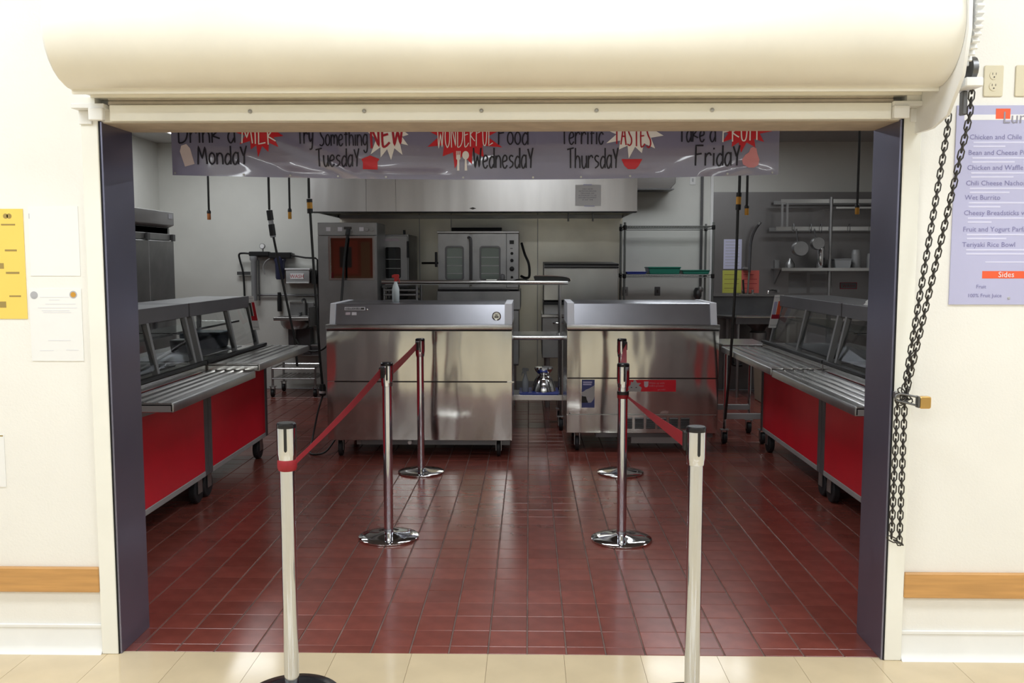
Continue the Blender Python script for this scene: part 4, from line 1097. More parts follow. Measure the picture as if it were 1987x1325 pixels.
# ================================================================ EXHAUST HOOD
t = thing('exhaust_hood', 'wide stainless exhaust hood on the back wall', 'exhaust hood', (-0.6, 10.4, 2.1))
for a, b in ((-2.33, -1.735), (-1.732, -1.42), (-1.417, 1.14)):
    obj('front_panel', B(a, b, 9.70, 9.712, 2.108, 2.70), 'steel_hood', t)
obj('top', B(-2.33, 1.14, 9.71, YB - 0.016, 2.69, 2.70), 'steel', t)
for a in (-2.33, 1.128):
    obj('side', B(a, a + 0.012, 9.712, YB - 0.016, 2.108, 2.69), 'steel', t)
obj('front_gutter', B(-2.33, 1.14, 9.705, 9.86, 2.098, 2.108), 'black', t)  # black puts the shade under the hood into the gutter's colour
obj('back_gutter', B(-2.31, 1.12, 11.06, YB - 0.018, 2.10, 2.14), 'steel_dull', t)
obj('under_shelf', B(-2.31, 1.12, 9.86, 10.06, 2.20, 2.21), 'black', t)  # black stands in for the shade inside the hood
for k in range(7):
    x0 = -2.30 + k * 0.49
    obj('grease_filter', MB().add([(x0, 10.1, 2.60), (x0 + 0.475, 10.1, 2.60), (x0 + 0.475, 11.05, 2.16), (x0, 11.05, 2.16), (x0, 10.1, 2.62), (x0 + 0.475, 10.1, 2.62), (x0 + 0.475, 11.05, 2.18), (x0, 11.05, 2.18)],
                                  [(0, 1, 2, 3), (4, 5, 6, 7), (0, 1, 5, 4), (1, 2, 6, 5), (2, 3, 7, 6), (3, 0, 4, 7)]), 'steel_dark', t)
for xx in (0.43, 0.70):
    obj('nozzle_pipe', MB().cyl((xx, 10.1, 2.3), (xx, 10.1, 2.02), 0.010, 10), 'steel_dull', t)
obj('emblem', MB().prism([(-0.638, 2.140), (-0.60, 2.152), (-0.562, 2.140), (-0.60, 2.128)], 'y', 9.697, 9.70), 'plate_dark', t)
# sign on the hood
hs_ = thing('hood_sign', 'white laminated notice taped on the hood front', 'notice', (0.62, 9.69, 2.16))
obj('sheet', B(0.485, 0.757, 9.6965, 9.6995, 2.165, 2.385), 'paper_white', hs_)
for k, l in enumerate(('ONLY LBUSD', 'NUTRITION SERVICES', 'PERSONNEL ARE', 'AUTHORIZED TO USE', 'KITCHEN EQUIPMENT', 'AT ANY TIME')):
    text(hs_, 'lettering', l, 0.0190, 'ink_title', 0.615, 9.6965, 2.335 - k * 0.0225, 'CENTER')
obj('tape', B(0.57, 0.66, 9.6955, 9.6965, 2.380, 2.392), 'poster_pale', hs_)
obj('tape', B(0.58, 0.69, 9.6955, 9.6965, 2.158, 2.169), 'poster_pale', hs_)

# duct box right of the hood
t = thing('vent_duct', 'shiny metal duct end on the wall right of the hood', 'duct', (1.48, 11.1, 2.43))
obj('duct', MB().prism([(1.22, 2.43), (1.66, 2.43), (1.72, 2.50), (1.72, 2.72), (1.22, 2.72)], 'y', 10.82, YB - 0.002), 'chrome_satin', t, bev=0.006)
obj('flange', B(1.20, 1.70, 10.80, 11.19, 2.422, 2.432), 'steel_dark', t)

# ================================================================ HOLDING CABINET
t = thing('holding_cabinet', 'tall heated holding cabinet with a glass door, left of the ovens', 'warming cabinet', (-1.82, 9.6, 0))
X0, X1, Yf, Yb = -2.165, -1.560, 9.30, 9.86
obj('body', B(X0, X1, Yf + 0.03, Yb, 0.16, 1.975), 'steel_dull', t, bev=0.006)
cp = obj('control_panel', B(X0, X1, Yf, Yf + 0.03, 1.845, 1.975), 'steel_dull', t, bev=0.003)
for xx in (-2.055, -1.935, -1.715): obj('display', B(xx - 0.022, xx + 0.022, Yf - 0.002, Yf, 1.888, 1.928), 'ink_white', cp)
obj('logo', B(-1.895, -1.815, Yf - 0.002, Yf, 1.905, 1.932), 'plate_dark', cp)
for xx in (-1.66, -1.61): obj('knob', MB().lathe([(0.022, 0), (0.020, -0.012)], (xx, Yf, 1.905), 16, 'y'), 'steel_dull', cp)
fr = MB()
wx0, wx1, wz0, wz1 = -2.045, -1.595, 1.400, 1.825
fr.box(X0, wx0, Yf, Yf + 0.03, 0.17, 1.840).box(wx1, X1, Yf, Yf + 0.03, 0.17, 1.840).box(wx0, wx1, Yf, Yf + 0.03, 0.17, wz0).box(wx0, wx1, Yf, Yf + 0.03, wz1, 1.840)
dr = obj('door', fr, 'steel_dull', t)
bz = MB()
bz.box(wx0 - 0.012, wx0 + 0.008, Yf - 0.006, Yf, wz0 - 0.012, wz1 + 0.012).box(wx1 - 0.008, wx1 + 0.012, Yf - 0.006, Yf, wz0 - 0.012, wz1 + 0.012)
bz.box(wx0 + 0.008, wx1 - 0.008, Yf - 0.006, Yf, wz0 - 0.012, wz0 + 0.008).box(wx0 + 0.008, wx1 - 0.008, Yf - 0.006, Yf, wz1 - 0.008, wz1 + 0.012)
obj('window_bezel', bz, 'chrome_satin', dr)
obj('glass_pane', B(wx0, wx1, Yf + 0.008, Yf + 0.014, wz0, wz1), 'glass_mirror', dr)
for xx in (X0 + 0.08, X1 - 0.08):
    for yy in (Yf + 0.1, Yb - 0.1): caster(t, xx, yy, 0.06, 0.16, 'x')

# made-up notice board inside the front wall, added for the cabinet door's reflection
t = thing('added_notice_board', 'added orange notice board inside the kitchen, made up for the reflection in the cabinet door', 'notice board', (-3.1, YW + T, 0.9))
yk = YW + T
obj('board', B(-3.55, -2.50, yk + 0.001, yk + 0.012, 1.05, 2.05), 'board_orange', t)
obj('picture', B(-3.20, -2.80, yk + 0.012, yk + 0.013, 1.38, 1.92), 'board_red', t)
obj('picture', B(-3.10, -2.90, yk + 0.013, yk + 0.015, 1.48, 1.82), 'plate_dark', t)
obj('picture', B(-3.55, -2.50, yk + 0.012, yk + 0.013, 1.05, 1.34), 'board_brown', t)
obj('picture', B(-3.45, -3.20, yk + 0.012, yk + 0.014, 1.15, 1.40), 'ink_darkred', t)
obj('picture', B(-2.75, -2.60, yk + 0.012, yk + 0.014, 1.10, 1.90), 'board_brown', t)

# ================================================================ STEAMER
t = thing('steamer', 'narrow stainless steamer between the holding cabinet and the oven', 'steamer', (-1.38, 10.3, 0))
obj('body', B(-1.60, -1.325, 10.0, 10.75, 1.36, 1.875), 'steel_dull', t, bev=0.004)
d_ = obj('door', B(-1.595, -1.335, 9.97, 10.0, 1.37, 1.86), 'steel_dull', t, bev=0.004)
obj('window', MB().prism(rrect(-1.58, -1.41, 1.395, 1.735, 0.02), 'y', 9.966, 9.971), 'glass_dark', d_)
for zz in (1.50, 1.60): obj('rack_line', B(-1.575, -1.415, 9.9645, 9.966, zz, zz + 0.006), 'steel_dull', d_)
obj('handle', MB().cyl((-1.328, 9.95, 1.62), (-1.328, 9.95, 1.80), 0.012, 10), 'black', d_)
obj('label', B(-1.58, -1.43, 9.967, 9.9705, 1.80, 1.83), 'ink_carton', d_)
obj('stack_pipe', MB().cyl((-1.40, 10.2, 1.875), (-1.40, 10.2, 1.93), 0.014, 10), 'black', t)
obj('stand', B(-1.58, -1.345, 10.02, 10.72, 0.55, 1.36), 'steel_dark', t)
for xx in (-1.56, -1.365):
    for yy in (10.06, 10.68): obj('leg', MB().cyl((xx, yy, 0), (xx, yy, 0.55), 0.02, 10), 'steel_dull', t)
t = thing('sheet_pan_stack', 'dark sheet pans stacked on a rack below the steamer', 'sheet pans', (-1.45, 9.7, 0))
for xx in (-1.525, -1.18):
    for yy in (9.52, 9.90): obj('leg', MB().cyl((xx, yy, 0), (xx, yy, 1.33), 0.012, 8), 'steel_dull', t)
for k, zz in enumerate((1.10, 1.16, 1.22, 1.27)): obj('pan', B(-1.535, -1.19, 9.50, 9.92, zz, zz + 0.022), 'steel_dull', t, bev=0.004)
obj('tilted_pan', MB().add([(-1.54, 9.48, 1.305), (-1.17, 9.48, 1.335), (-1.17, 9.90, 1.345), (-1.54, 9.90, 1.315), (-1.54, 9.48, 1.325), (-1.17, 9.48, 1.355), (-1.17, 9.90, 1.365), (-1.54, 9.90, 1.335)],
                           [(0, 1, 2, 3), (4, 5, 6, 7), (0, 1, 5, 4), (1, 2, 6, 5), (2, 3, 7, 6), (3, 0, 4, 7)]), 'steel_dark', t)

# ================================================================ CONVECTION OVEN
t = thing('convection_oven', 'stainless convection oven with two glass doors under the hood', 'oven', (-0.55, 10.2, 0))
OX0, OX1, OY = -0.985, -0.115, 9.80
obj('body', B(OX0, OX1, OY + 0.03, 10.75, 1.275, 1.88), 'steel_dull', t, bev=0.004)
obj('top_cap', B(OX0 - 0.006, OX1 + 0.006, OY - 0.01, 10.76, 1.88, 1.905), 'steel', t, bev=0.004)
obj('rear_vent', B(-0.90, -0.32, 10.55, 10.75, 1.93, 1.97), 'black', t)
cp = obj('control_panel', B(-0.245, OX1, OY - 0.004, OY + 0.03, 1.30, 1.878), 'steel_dull', t, bev=0.003)
obj('display', B(-0.212, -0.165, OY - 0.007, OY - 0.004, 1.765, 1.805), 'black', cp)
obj('rocker', B(-0.205, -0.178, OY - 0.007, OY - 0.004, 1.715, 1.722), 'black', cp)
for zz, r in ((1.665, 0.016), (1.59, 0.018), (1.50, 0.026), (1.41, 0.014)):
    kb = obj('knob', MB().lathe([(r, 0), (r * 0.95, -0.014), (r * 0.5, -0.022)], (-0.187, OY - 0.004, zz), 16, 'y'), 'black', cp)
for (a, b) in ((OX0 + 0.004, -0.645), (-0.610, -0.250)):
    fr = MB(); wa, wb, wz0, wz1 = a + 0.085, b - 0.070, 1.385, 1.735
    fr.box(a, wa, OY, OY + 0.03, 1.30, 1.875).box(wb, b, OY, OY + 0.03, 1.30, 1.875).box(wa, wb, OY, OY + 0.03, 1.30, wz0).box(wa, wb, OY, OY + 0.03, wz1, 1.875)
    d_ = obj('door', fr, 'steel_dull', t)
    ring = MB(); o1 = rrect(wa - 0.012, wb + 0.012, wz0 - 0.012, wz1 + 0.012, 0.035); o2 = rrect(wa + 0.006, wb - 0.006, wz0 + 0.006, wz1 - 0.006, 0.025)
    n = len(o1); vs = [(p[0], OY - 0.004, p[1]) for p in o1] + [(p[0], OY - 0.004, p[1]) for p in o2] + [(p[0], OY + 0.001, p[1]) for p in o1] + [(p[0], OY + 0.01, p[1]) for p in o2]
    fs = []
    for i in range(n):
        q = (i + 1) % n
        fs += [(i, q, n + q, n + i), (i, q, 2 * n + q, 2 * n + i), (n + i, n + q, 3 * n + q, 3 * n + i)]
    obj('window_frame', ring.add(vs, fs), 'steel_dark', d_)
    obj('glass_pane', B(wa, wb, OY + 0.008, OY + 0.013, wz0, wz1), 'oven_glass', d_)
    for zz in (1.445, 1.530, 1.62):
        obj('rack', B(wa + 0.008, wb - 0.008, OY + 0.004, OY + 0.008, zz, zz + 0.008), 'steel_dull', d_)
obj('door_handle', MB().tube(smooth([(-0.655, OY - 0.01, 1.835), (-0.640, OY - 0.05, 1.83), (-0.628, OY - 0.055, 1.78), (-0.626, OY - 0.055, 1.40), (-0.626, OY - 0.03, 1.33)], 4), 0.014, 10), 'steel_dark', t)
obj('side_latch', B(OX0 - 0.030, OX0 - 0.004, OY - 0.03, OY, 1.52, 1.68), 'black', t, bev=0.004)
obj('base', B(OX0 - 0.01, OX1 + 0.02, OY - 0.02, 10.72, 1.06, 1.262), 'steel_dull', t, bev=0.004)
obj('drip_ledge', B(OX0 - 0.0, OX1 - 0.1, OY - 0.035, OY, 1.266, 1.282), 'black', t)
lo = obj('lower_oven', B(OX0, OX1, OY + 0.02, 10.72, 0.45, 1.06), 'steel_dark', t, bev=0.004)
lc = obj('lower_control_panel', B(-0.245, OX1, OY - 0.004, OY + 0.02, 0.47, 1.045), 'steel_dull', t)
for zz in (0.95, 0.86, 0.74, 0.62): obj('knob', MB().lathe([(0.018, 0), (0.016, -0.014)], (-0.187, OY - 0.004, zz), 14, 'y'), 'black', lc)
for xx in (OX0 + 0.06, OX1 - 0.06):
    for yy in (9.90, 10.65): obj('leg', MB().cyl((xx, yy, 0), (xx, yy, 0.45), 0.025, 12), 'steel_dull', t)
tag(obj('oven_cord', MB().tube(smooth([(-0.085, 10.1, 1.78), (-0.05, 10.0, 1.66), (-0.005, 9.95, 1.55), (0.0, 9.95, 1.42), (-0.04, 9.95, 1.40), (-0.088, 9.9, 1.42)]), 0.014, 8), 'cord_black', loc=(-0.05, 10.0, 1.4)), 'black cable looping down the right side of the oven', 'cable')

# ================================================================ BRAISING PAN
t = thing('braising_pan', 'wide stainless tilting braising pan right of the oven', 'braising pan', (0.57, 10.1, 0))
obj('pan_body', B(0.155, 0.955, 9.72, 10.55, 0.86, 1.15), 'steel_dull', t, bev=0.006)
obj('front_face', B(0.155, 0.945, 9.70, 9.72, 1.165, 1.505), 'steel', t, bev=0.004)
lid_ = obj('cover', MB().prism([(9.70, 1.50), (9.705, 1.555), (10.50, 1.575), (10.50, 1.165), (9.72, 1.165)], 'x', 0.158, 0.95), 'steel_dull', t)
obj('cover_rail', MB().cyl((0.16, 9.68, 1.548), (0.95, 9.68, 1.545), 0.010, 8), 'black', lid_)
obj('cover_rail', MB().cyl((0.16, 9.68, 1.520), (0.95, 9.68, 1.517), 0.007, 8), 'black', lid_)
obj('front_lip', B(0.15, 0.955, 9.66, 9.72, 1.118, 1.150), 'black', t)
co = obj('console', B(0.14, 0.50, 9.66, 10.4, 0.55, 0.985), 'steel_dull', t, bev=0.005)
obj('console_top', B(0.13, 0.51, 9.64, 10.4, 0.985, 1.02), 'steel', t, bev=0.005)
obj('handle', MB().tube(smooth([(0.27, 9.66, 0.93), (0.27, 9.61, 0.93), (0.42, 9.61, 0.93), (0.42, 9.66, 0.93)], 4), 0.010, 8), 'chrome', co)
for xx in (0.20, 0.90):
    for yy in (9.80, 10.45): obj('leg', MB().cyl((xx, yy, 0), (xx, yy, 0.87), 0.028, 12), 'steel_dull', t)

# ================================================================ WORK TABLE BEHIND THE COOLERS
t = thing('work_table', 'rolling steel work table with a raised tube rail behind the milk coolers', 'work table', (-0.5, 8.7, 0))
TX0, TX1, TY0, TY1 = -1.35, 0.365, 8.36, 8.95
obj('top_rail', MB().tube([(-1.37, 8.42, 1.388), (-1.36, 8.42, 1.39), (0.35, 8.42, 1.385), (0.36, 8.42, 1.383)], 0.019, 12), 'chrome_satin', t)
obj('over_shelf', B(-1.34, 0.34, 8.43, 8.74, 1.362, 1.374), 'steel_dull', t)
for xx in (-1.26, 0.285):
    obj('rail_post', MB().cyl((xx, 8.46, 0.89), (xx, 8.46, 1.37), 0.016, 10), 'chrome_satin', t)
    obj('post_foot', MB().lathe([(0.028, 0.892), (0.024, 0.915), (0.016, 0.92)], (xx, 8.46, 0), 14), 'chrome_satin', t)
obj('table_top', B(TX0, TX1, TY0 + 0.02, TY1, 0.872, 0.892), 'steel', t, bev=0.004)
obj('front_edge', MB().cyl((TX0, TY0 + 0.02, 0.876), (TX1 - 0.03, TY0 + 0.02, 0.876), 0.022, 12), 'chrome_satin', t)
obj('lower_shelf', B(TX0 + 0.02, TX1 - 0.03, TY0 + 0.05, TY1 - 0.04, 0.300, 0.312), 'steel_dull', t)
obj('shelf_edge', B(TX0 + 0.02, TX1 - 0.03, TY0 + 0.04, TY0 + 0.05, 0.285, 0.335), 'chrome_satin', t, bev=0.003)
for xx in (TX0 + 0.05, TX1 - 0.065):
    for yy in (TY0 + 0.07, TY1 - 0.06):
        obj('leg', MB().cyl((xx, yy, 0.13), (xx, yy, 0.872), 0.017, 10), 'chrome_satin', t)
        caster(t, xx, yy, 0.055, 0.135, 'x')
# things on it
t = thing('can_opener', 'black handled tool lying on the tube rail in front of the oven', 'tool', (-0.33, 8.55, 1.375))
obj('base_plate', B(-0.44, -0.21, 8.46, 8.56, 1.376, 1.410), 'black', t, bev=0.004)
obj('gear_head', MB().lathe([(0.022, 1.41), (0.024, 1.43), (0.020, 1.455), (0.008, 1.462)], (-0.25, 8.5, 0), 14), 'steel_dark', t)
obj('plate_edge', B(-0.40, -0.30, 8.452, 8.46, 1.404, 1.412), 'chrome', t)
t = thing('sheet_tray', 'dark tray with a bright rim on the right end of the tube rail', 'tray', (0.25, 8.55, 1.375))
obj('tray', MB().prism([(0.06, 1.376), (0.35, 1.376), (0.385, 1.40), (0.38, 1.425), (0.33, 1.437), (0.10, 1.447), (0.04, 1.44)], 'y', 8.47, 8.70), 'black_gloss', t, bev=0.003)
obj('rim', MB().tube(smooth([(0.05, 8.465, 1.446), (0.15, 8.465, 1.447), (0.32, 8.465, 1.440), (0.375, 8.465, 1.425), (0.388, 8.465, 1.40)], 4), 0.004, 6), 'chrome_satin', t)
tag(obj('tool_cable', MB().tube(smooth([(-0.18, 8.52, 1.381), (-0.12, 8.50, 1.408), (-0.04, 8.50, 1.412), (0.03, 8.52, 1.382)]), 0.006, 6), 'cord_black', loc=(0, 8.5, 1.38)), 'thin black cable lying on the tube rail beside the dark tray', 'cable')

def spray_bottle(label, x, y, z, h, m_body, m_head, s=1, th=None):
    t = thing('spray_bottle', label, 'spray bottle', (x, y, z))
    k = h / 0.26
    obj('bottle', MB().lathe([(0.030 * k, 0.0), (0.034 * k, 0.006 * k), (0.034 * k, 0.120 * k), (0.030 * k, 0.135 * k), (0.016 * k, 0.178 * k), (0.014 * k, 0.192 * k)], (x, y, z), 20), m_body, t)
    hd = obj('trigger_head', MB().prism([(x - s * 0.034 * k, z + 0.226 * k), (x - s * 0.034 * k, z + 0.250 * k), (x - s * 0.012 * k, z + 0.258 * k), (x + s * 0.028 * k, z + 0.258 * k), (x + s * 0.034 * k, z + 0.245 * k), (x + s * 0.030 * k, z + 0.225 * k), (x + s * 0.014 * k, z + 0.190 * k), (x - s * 0.014 * k, z + 0.190 * k), (x - s * 0.012 * k, z + 0.226 * k)], 'y', y - 0.011 * k, y + 0.011 * k), m_head, t, bev=0.002)
    obj('trigger', MB().prism([(x + s * 0.018 * k, z + 0.228 * k), (x + s * 0.036 * k, z + 0.215 * k), (x + s * 0.040 * k, z + 0.180 * k), (x + s * 0.033 * k, z + 0.180 * k), (x + s * 0.028 * k, z + 0.205 * k), (x + s * 0.014 * k, z + 0.215 * k)], 'y', y - 0.006 * k, y + 0.006 * k), th or m_head, hd)
    return t
spray_bottle('clear spray bottle with a red trigger standing on the wide milk cooler', -1.135, 7.70, 1.236, 0.235, 'bottle_white', 'plastic_red', 1)
spray_bottle('grey spray bottle on the lower shelf of the work table', -0.035, 8.56, 0.333, 0.24, 'plastic_grey', 'plastic_grey', -1)
t = thing('blue_tray', 'blue plastic tray on the lower shelf of the work table', 'tray', (0.10, 8.62, 0.312))
obj('tray', MB().prism([(-0.07, 0.3125), (0.26, 0.3125), (0.285, 0.345), (-0.095, 0.345)], 'y', 8.45, 8.85), 'tray_blue', t, bev=0.004)
t = thing('mixing_bowl', 'shiny inverted steel bowl on the blue tray', 'bowl', (0.14, 8.62, 0.346))
obj('bowl', MB().lathe([(0.118, 0.346), (0.118, 0.352), (0.105, 0.40), (0.085, 0.455), (0.06, 0.49), (0.04, 0.50)], (0.14, 8.62, 0), 28), 'chrome', t)
obj('foot', MB().lathe([(0.04, 0.50), (0.075, 0.53), (0.09, 0.56), (0.085, 0.575), (0.05, 0.58)], (0.14, 8.62, 0), 28), 'chrome', t)
for k, (x, h) in enumerate(((-0.55, 0.34), (-0.92, 0.28))):
    t = thing('stock_pot', ('tall' if k == 0 else 'low') + ' dark stock pot on the lower shelf, mostly hidden by the wide cooler', 'pot', (x, 8.66, 0.312))
    obj('pot', MB().lathe([(0.15, 0.313), (0.155, 0.32), (0.155, 0.312 + h), (0.162, 0.316 + h), (0.15, 0.318 + h)], (x, 8.66, 0), 26), 'steel_dark', t)
    for s in (-1, 1): obj('handle', MB().tube(smooth([(x + s * 0.155, 8.62, 0.30 + h), (x + s * 0.19, 8.63, 0.30 + h), (x + s * 0.19, 8.69, 0.30 + h), (x + s * 0.155, 8.70, 0.30 + h)], 3), 0.005, 6), 'steel_dull', t)

# ================================================================ WIRE SHELVING
t = thing('wire_shelving', 'open wire shelving unit between the hood and the dish area', 'shelving', (1.62, 10.8, 0))
WX0, WX1, WY0, WY1 = 1.105, 2.125, 10.58, 11.04
for xx in (WX0, WX1):
    for yy in (WY0, WY1):
        p_ = obj('post', MB().cyl((xx, yy, 0.02), (xx, yy, 2.03), 0.0135, 10), 'wire', t)
        obj('foot', MB().lathe([(0.018, 0), (0.016, 0.03)], (xx, yy, 0), 10), 'steel_dull', t)
for zz in (0.30, 0.86, 1.425, 1.985):
    mb = MB()
    for yy in (WY0, WY1): mb.tube([(WX0, yy, zz), (WX1, yy, zz)], 0.006, 6); mb.tube([(WX0, yy, zz - 0.028), (WX1, yy, zz - 0.028)], 0.004, 6)
    for xx in (WX0, WX1): mb.tube([(xx, WY0, zz), (xx, WY1, zz)], 0.006, 6); mb.tube([(xx, WY0, zz - 0.028), (xx, WY1, zz - 0.028)], 0.004, 6)
    for k in range(1, 34):
        xx = WX0 + (WX1 - WX0) * k / 34
        mb.tube([(xx, WY0, zz - 0.004), (xx, WY1, zz - 0.004)], 0.0022, 4)
        mb.tube([(xx - 0.015, WY0, zz), (xx, WY0, zz - 0.028), (xx + 0.015, WY0, zz)], 0.0016, 4)
    obj('wire_shelf', mb, 'wire', t)
    for xx in (WX0, WX1):
        for yy in (WY0, WY1): obj('collar', MB().lathe([(0.017, zz - 0.04), (0.021, zz - 0.03), (0.021, zz + 0.008), (0.017, zz + 0.012)], (xx, yy, 0), 10), 'black', t)
def food_tray(label, x0, x1, y0, y1, z, h, m):
    t = thing('plastic_tray', label, 'tray', ((x0 + x1) / 2, (y0 + y1) / 2, z), 'plastic trays on the wire shelf')
    obj('tub', MB().prism([(x0 + 0.02, z), (x1 - 0.02, z), (x1 - 0.006, z + h * 0.8), (x0 + 0.006, z + h * 0.8)], 'y', y0, y1), m, t, bev=0.004)
    obj('rim', B(x0, x1, y0 - 0.006, y1 + 0.006, z + h * 0.8, z + h), m, t, bev=0.004)
food_tray('flat blue plastic tray on the wire shelf', 1.125, 1.375, 10.62, 10.98, 1.432, 0.028, 'tray_blue')
food_tray('taller green plastic tray on the wire shelf', 1.385, 1.765, 10.62, 10.98, 1.432, 0.085, 'tray_green')
food_tray('lower green plastic tray at the right end of the wire shelf', 1.775, 2.105, 10.62, 10.98, 1.432, 0.048, 'tray_green')

# wall fittings behind the shelving
t = thing('wall_conduit', 'grey pipe running down the wall right of the wire shelving', 'pipe', (2.13, 11.15, 1.2))
obj('pipe', MB().cyl((2.095, 11.165, 3.0), (2.095, 11.165, 1.28), 0.016, 10), 'steel_dark', t)
obj('valve', MB().lathe([(0.02, 0), (0.035, -0.02), (0.035, -0.05), (0.02, -0.06)], (2.09, 11.16, 1.24), 14, 'y'), 'steel_dull', t)
obj('trap', MB().lathe([(0.03, 1.12), (0.05, 1.16), (0.05, 1.22), (0.03, 1.26)], (2.06, 11.15, 0), 14), 'steel_dark', t)
for k, (x, z, m_, lb) in enumerate(((1.18, 1.16, 'steel_dull', 'steel outlet plate low on the wall, left one behind the wire shelving'), (1.575, 1.16, 'steel_dark', 'dark outlet plate low on the wall, right one behind the wire shelving'), (1.985, 2.51, 'paint_white', 'small pale switch plate high on the wall under the banner'))):
    q = thing('wall_plate', lb, 'wall plate', (x, YB, z))
    obj('plate', MB().prism(rrect(x - 0.035, x + 0.035, z, z + 0.11, 0.006), 'y', YB - 0.008, YB - 0.0005), m_, q, bev=0.002)
    obj('toggle', B(x - 0.010, x + 0.010, YB - 0.011, YB - 0.008, z + 0.035, z + 0.075), 'plate_dark' if k < 2 else 'grey_light', q)
tag(obj('corner_guard', B(2.205, 2.238, YB - 0.02, YB - 0.0005, 0.1, 2.99), 'paint_white', loc=(2.22, YB, 0.1)), 'white vertical strip where the steel wall cladding begins', 'corner guard')

# ================================================================ DISH TABLE WITH PRE-RINSE FAUCET
t = thing('dish_table', 'stainless dish table with a back splash below the coloured papers', 'dish table', (2.9, 10.8, 0))
DX0, DX1, DY0, DY1 = 2.245, 3.06, 10.48, YB - 0.014
obj('table_top', MB().prism([(DX0 + 0.14, DY0), (DX1, DY0), (DX1, DY1), (DX0, DY1), (DX0, DY0 + 0.25)], 'z', 0.915, 0.935), 'steel_dark', t)
obj('front_rim', MB().cyl((DX0 + 0.14, DY0, 0.945), (DX1, DY0, 0.945), 0.014, 10), 'chrome_satin', t)
obj('side_rim', MB().cyl((DX0 + 0.14, DY0, 0.942), (DX0, DY0 + 0.25, 0.942), 0.012, 8), 'steel_dull', t)
obj('apron', B(DX0 + 0.14, DX1, DY0 + 0.004, DY0 + 0.012, 0.86, 0.935), 'steel_dark', t)
bk = obj('back_splash', B(DX0, DX1, DY1 - 0.02, DY1, 0.93, 1.16), 'steel_dark', t)
obj('splash_top', B(DX0, DX1, DY1 - 0.06, DY1, 1.155, 1.168), 'steel', bk, bev=0.003)
for xx in (DX0 + 0.18, DX1 - 0.06):
    for yy in (DY0 + 0.06, DY1 - 0.08):
        obj('leg', MB().cyl((xx, yy, 0.0), (xx, yy, 0.915), 0.018, 10), 'steel_dull', t)
fa = thing('pre_rinse_faucet', 'tall pre-rinse faucet with a curved hose on the dish table', 'faucet', (2.66, 11.05, 1.168))
obj('base', B(2.56, 2.76, 11.08, 11.15, 1.168, 1.185), 'chrome_satin', fa, bev=0.004)
for xx in (2.60, 2.72):
    obj('handle', MB().lathe([(0.018, 1.185), (0.014, 1.22), (0.022, 1.235)], (xx, 11.11, 0), 10), 'chrome_satin', fa)
obj('riser', MB().cyl((2.66, 11.11, 1.185), (2.67, 11.09, 1.50), 0.012, 10), 'steel_dull', fa)
obj('spring_hose', MB().tube(smooth([(2.67, 11.09, 1.45), (2.675, 11.08, 1.75), (2.69, 11.06, 1.88), (2.72, 11.03, 1.97), (2.755, 11.0, 2.03)], 5), 0.016, 8), 'steel_dark', fa)
obj('hose_tip', MB().cyl((2.75, 11.0, 2.02), (2.765, 10.99, 2.05), 0.018, 8), 'steel_dull', fa)
obj('wall_bracket', B(2.60, 2.67, 11.09, 11.17, 1.49, 1.51), 'steel_dull', fa)
obj('spray_valve', MB().cyl((2.60, 11.05, 1.19), (2.59, 11.06, 1.36), 0.012, 8), 'black', fa)
fs_ = thing('sink_spout', 'small chrome wall spout above the right end of the dish table', 'faucet', (2.98, 11.1, 1.17))
obj('spout', MB().tube(smooth([(3.03, 11.17, 1.22), (2.98, 11.10, 1.23), (2.90, 11.04, 1.23), (2.885, 11.03, 1.19)], 4), 0.010, 8), 'chrome_satin', fs_)
obj('valve', MB().cyl((3.03, 11.178, 1.22), (3.03, 11.10, 1.22), 0.016, 10), 'steel_dull', fs_)
t = thing('waste_disposer', 'grey waste disposer hanging under the dish table', 'disposer', (2.72, 10.80, 0.4))
obj('motor', MB().lathe([(0.08, 0.50), (0.10, 0.53), (0.10, 0.74), (0.085, 0.76)], (2.72, 10.80, 0), 20), 'steel_dull', t)
obj('cone', MB().lathe([(0.075, 0.76), (0.09, 0.80), (0.18, 0.87), (0.20, 0.914)], (2.72, 10.80, 0), 20), 'steel_dark', t)
t = thing('trash_bin', 'beige trash bin under the dish table behind the right counters', 'trash bin', (2.75, 10.3, 0))
obj('bin', MB().prism([(2.60, 0.0), (2.90, 0.0), (2.93, 0.52), (2.57, 0.52)], 'y', 10.05, 10.42), 'card_tan', t, bev=0.008)
obj('rim', B(2.56, 2.94, 10.03, 10.44, 0.52, 0.545), 'card_tan', t, bev=0.005)
tag(obj('drain_pipe', MB().tube(smooth([(2.40, 10.72, 0.80), (2.40, 10.72, 0.42), (2.44, 10.72, 0.36), (2.52, 10.72, 0.36)]), 0.02, 8), 'black', loc=(2.4, 10.72, 0.36)), 'black drain pipe under the left end of the dish table', 'pipe')

# papers on the cladding
def paper(label, x0, x1, z0, z1, m, lines=0, y=YB - 0.012, lm='ink_grey', group=None):
    t = thing('paper_notice', label, 'notice', ((x0 + x1) / 2, y, z0), group)
    obj('sheet', B(x0, x1, y - 0.0015, y, z0, z1), m, t)
    for k in range(lines):
        z = z1 - (z1 - z0) * (k + 1.0) / (lines + 1)
        wl = (x1 - x0) * (0.78 if k % 3 else 0.6)
        obj('printed_line', B(x0 + (x1 - x0) * 0.1, x0 + (x1 - x0) * 0.1 + wl, y - 0.002, y - 0.0015, z, z + 0.006), lm, t)
paper('white printed sheet on the steel wall above the lime paper', 2.375, 2.595, 1.490, 1.850, 'poster_pale', 9)
paper('lime green paper on the steel wall above the dish table', 2.368, 2.598, 1.195, 1.472, 'paper_lime', 4, lm='ink_brown')
paper('salmon pink paper on the steel wall beside the lime paper', 2.600, 2.815, 1.195, 1.472, 'paper_pink', 4, lm='ink_darkred')
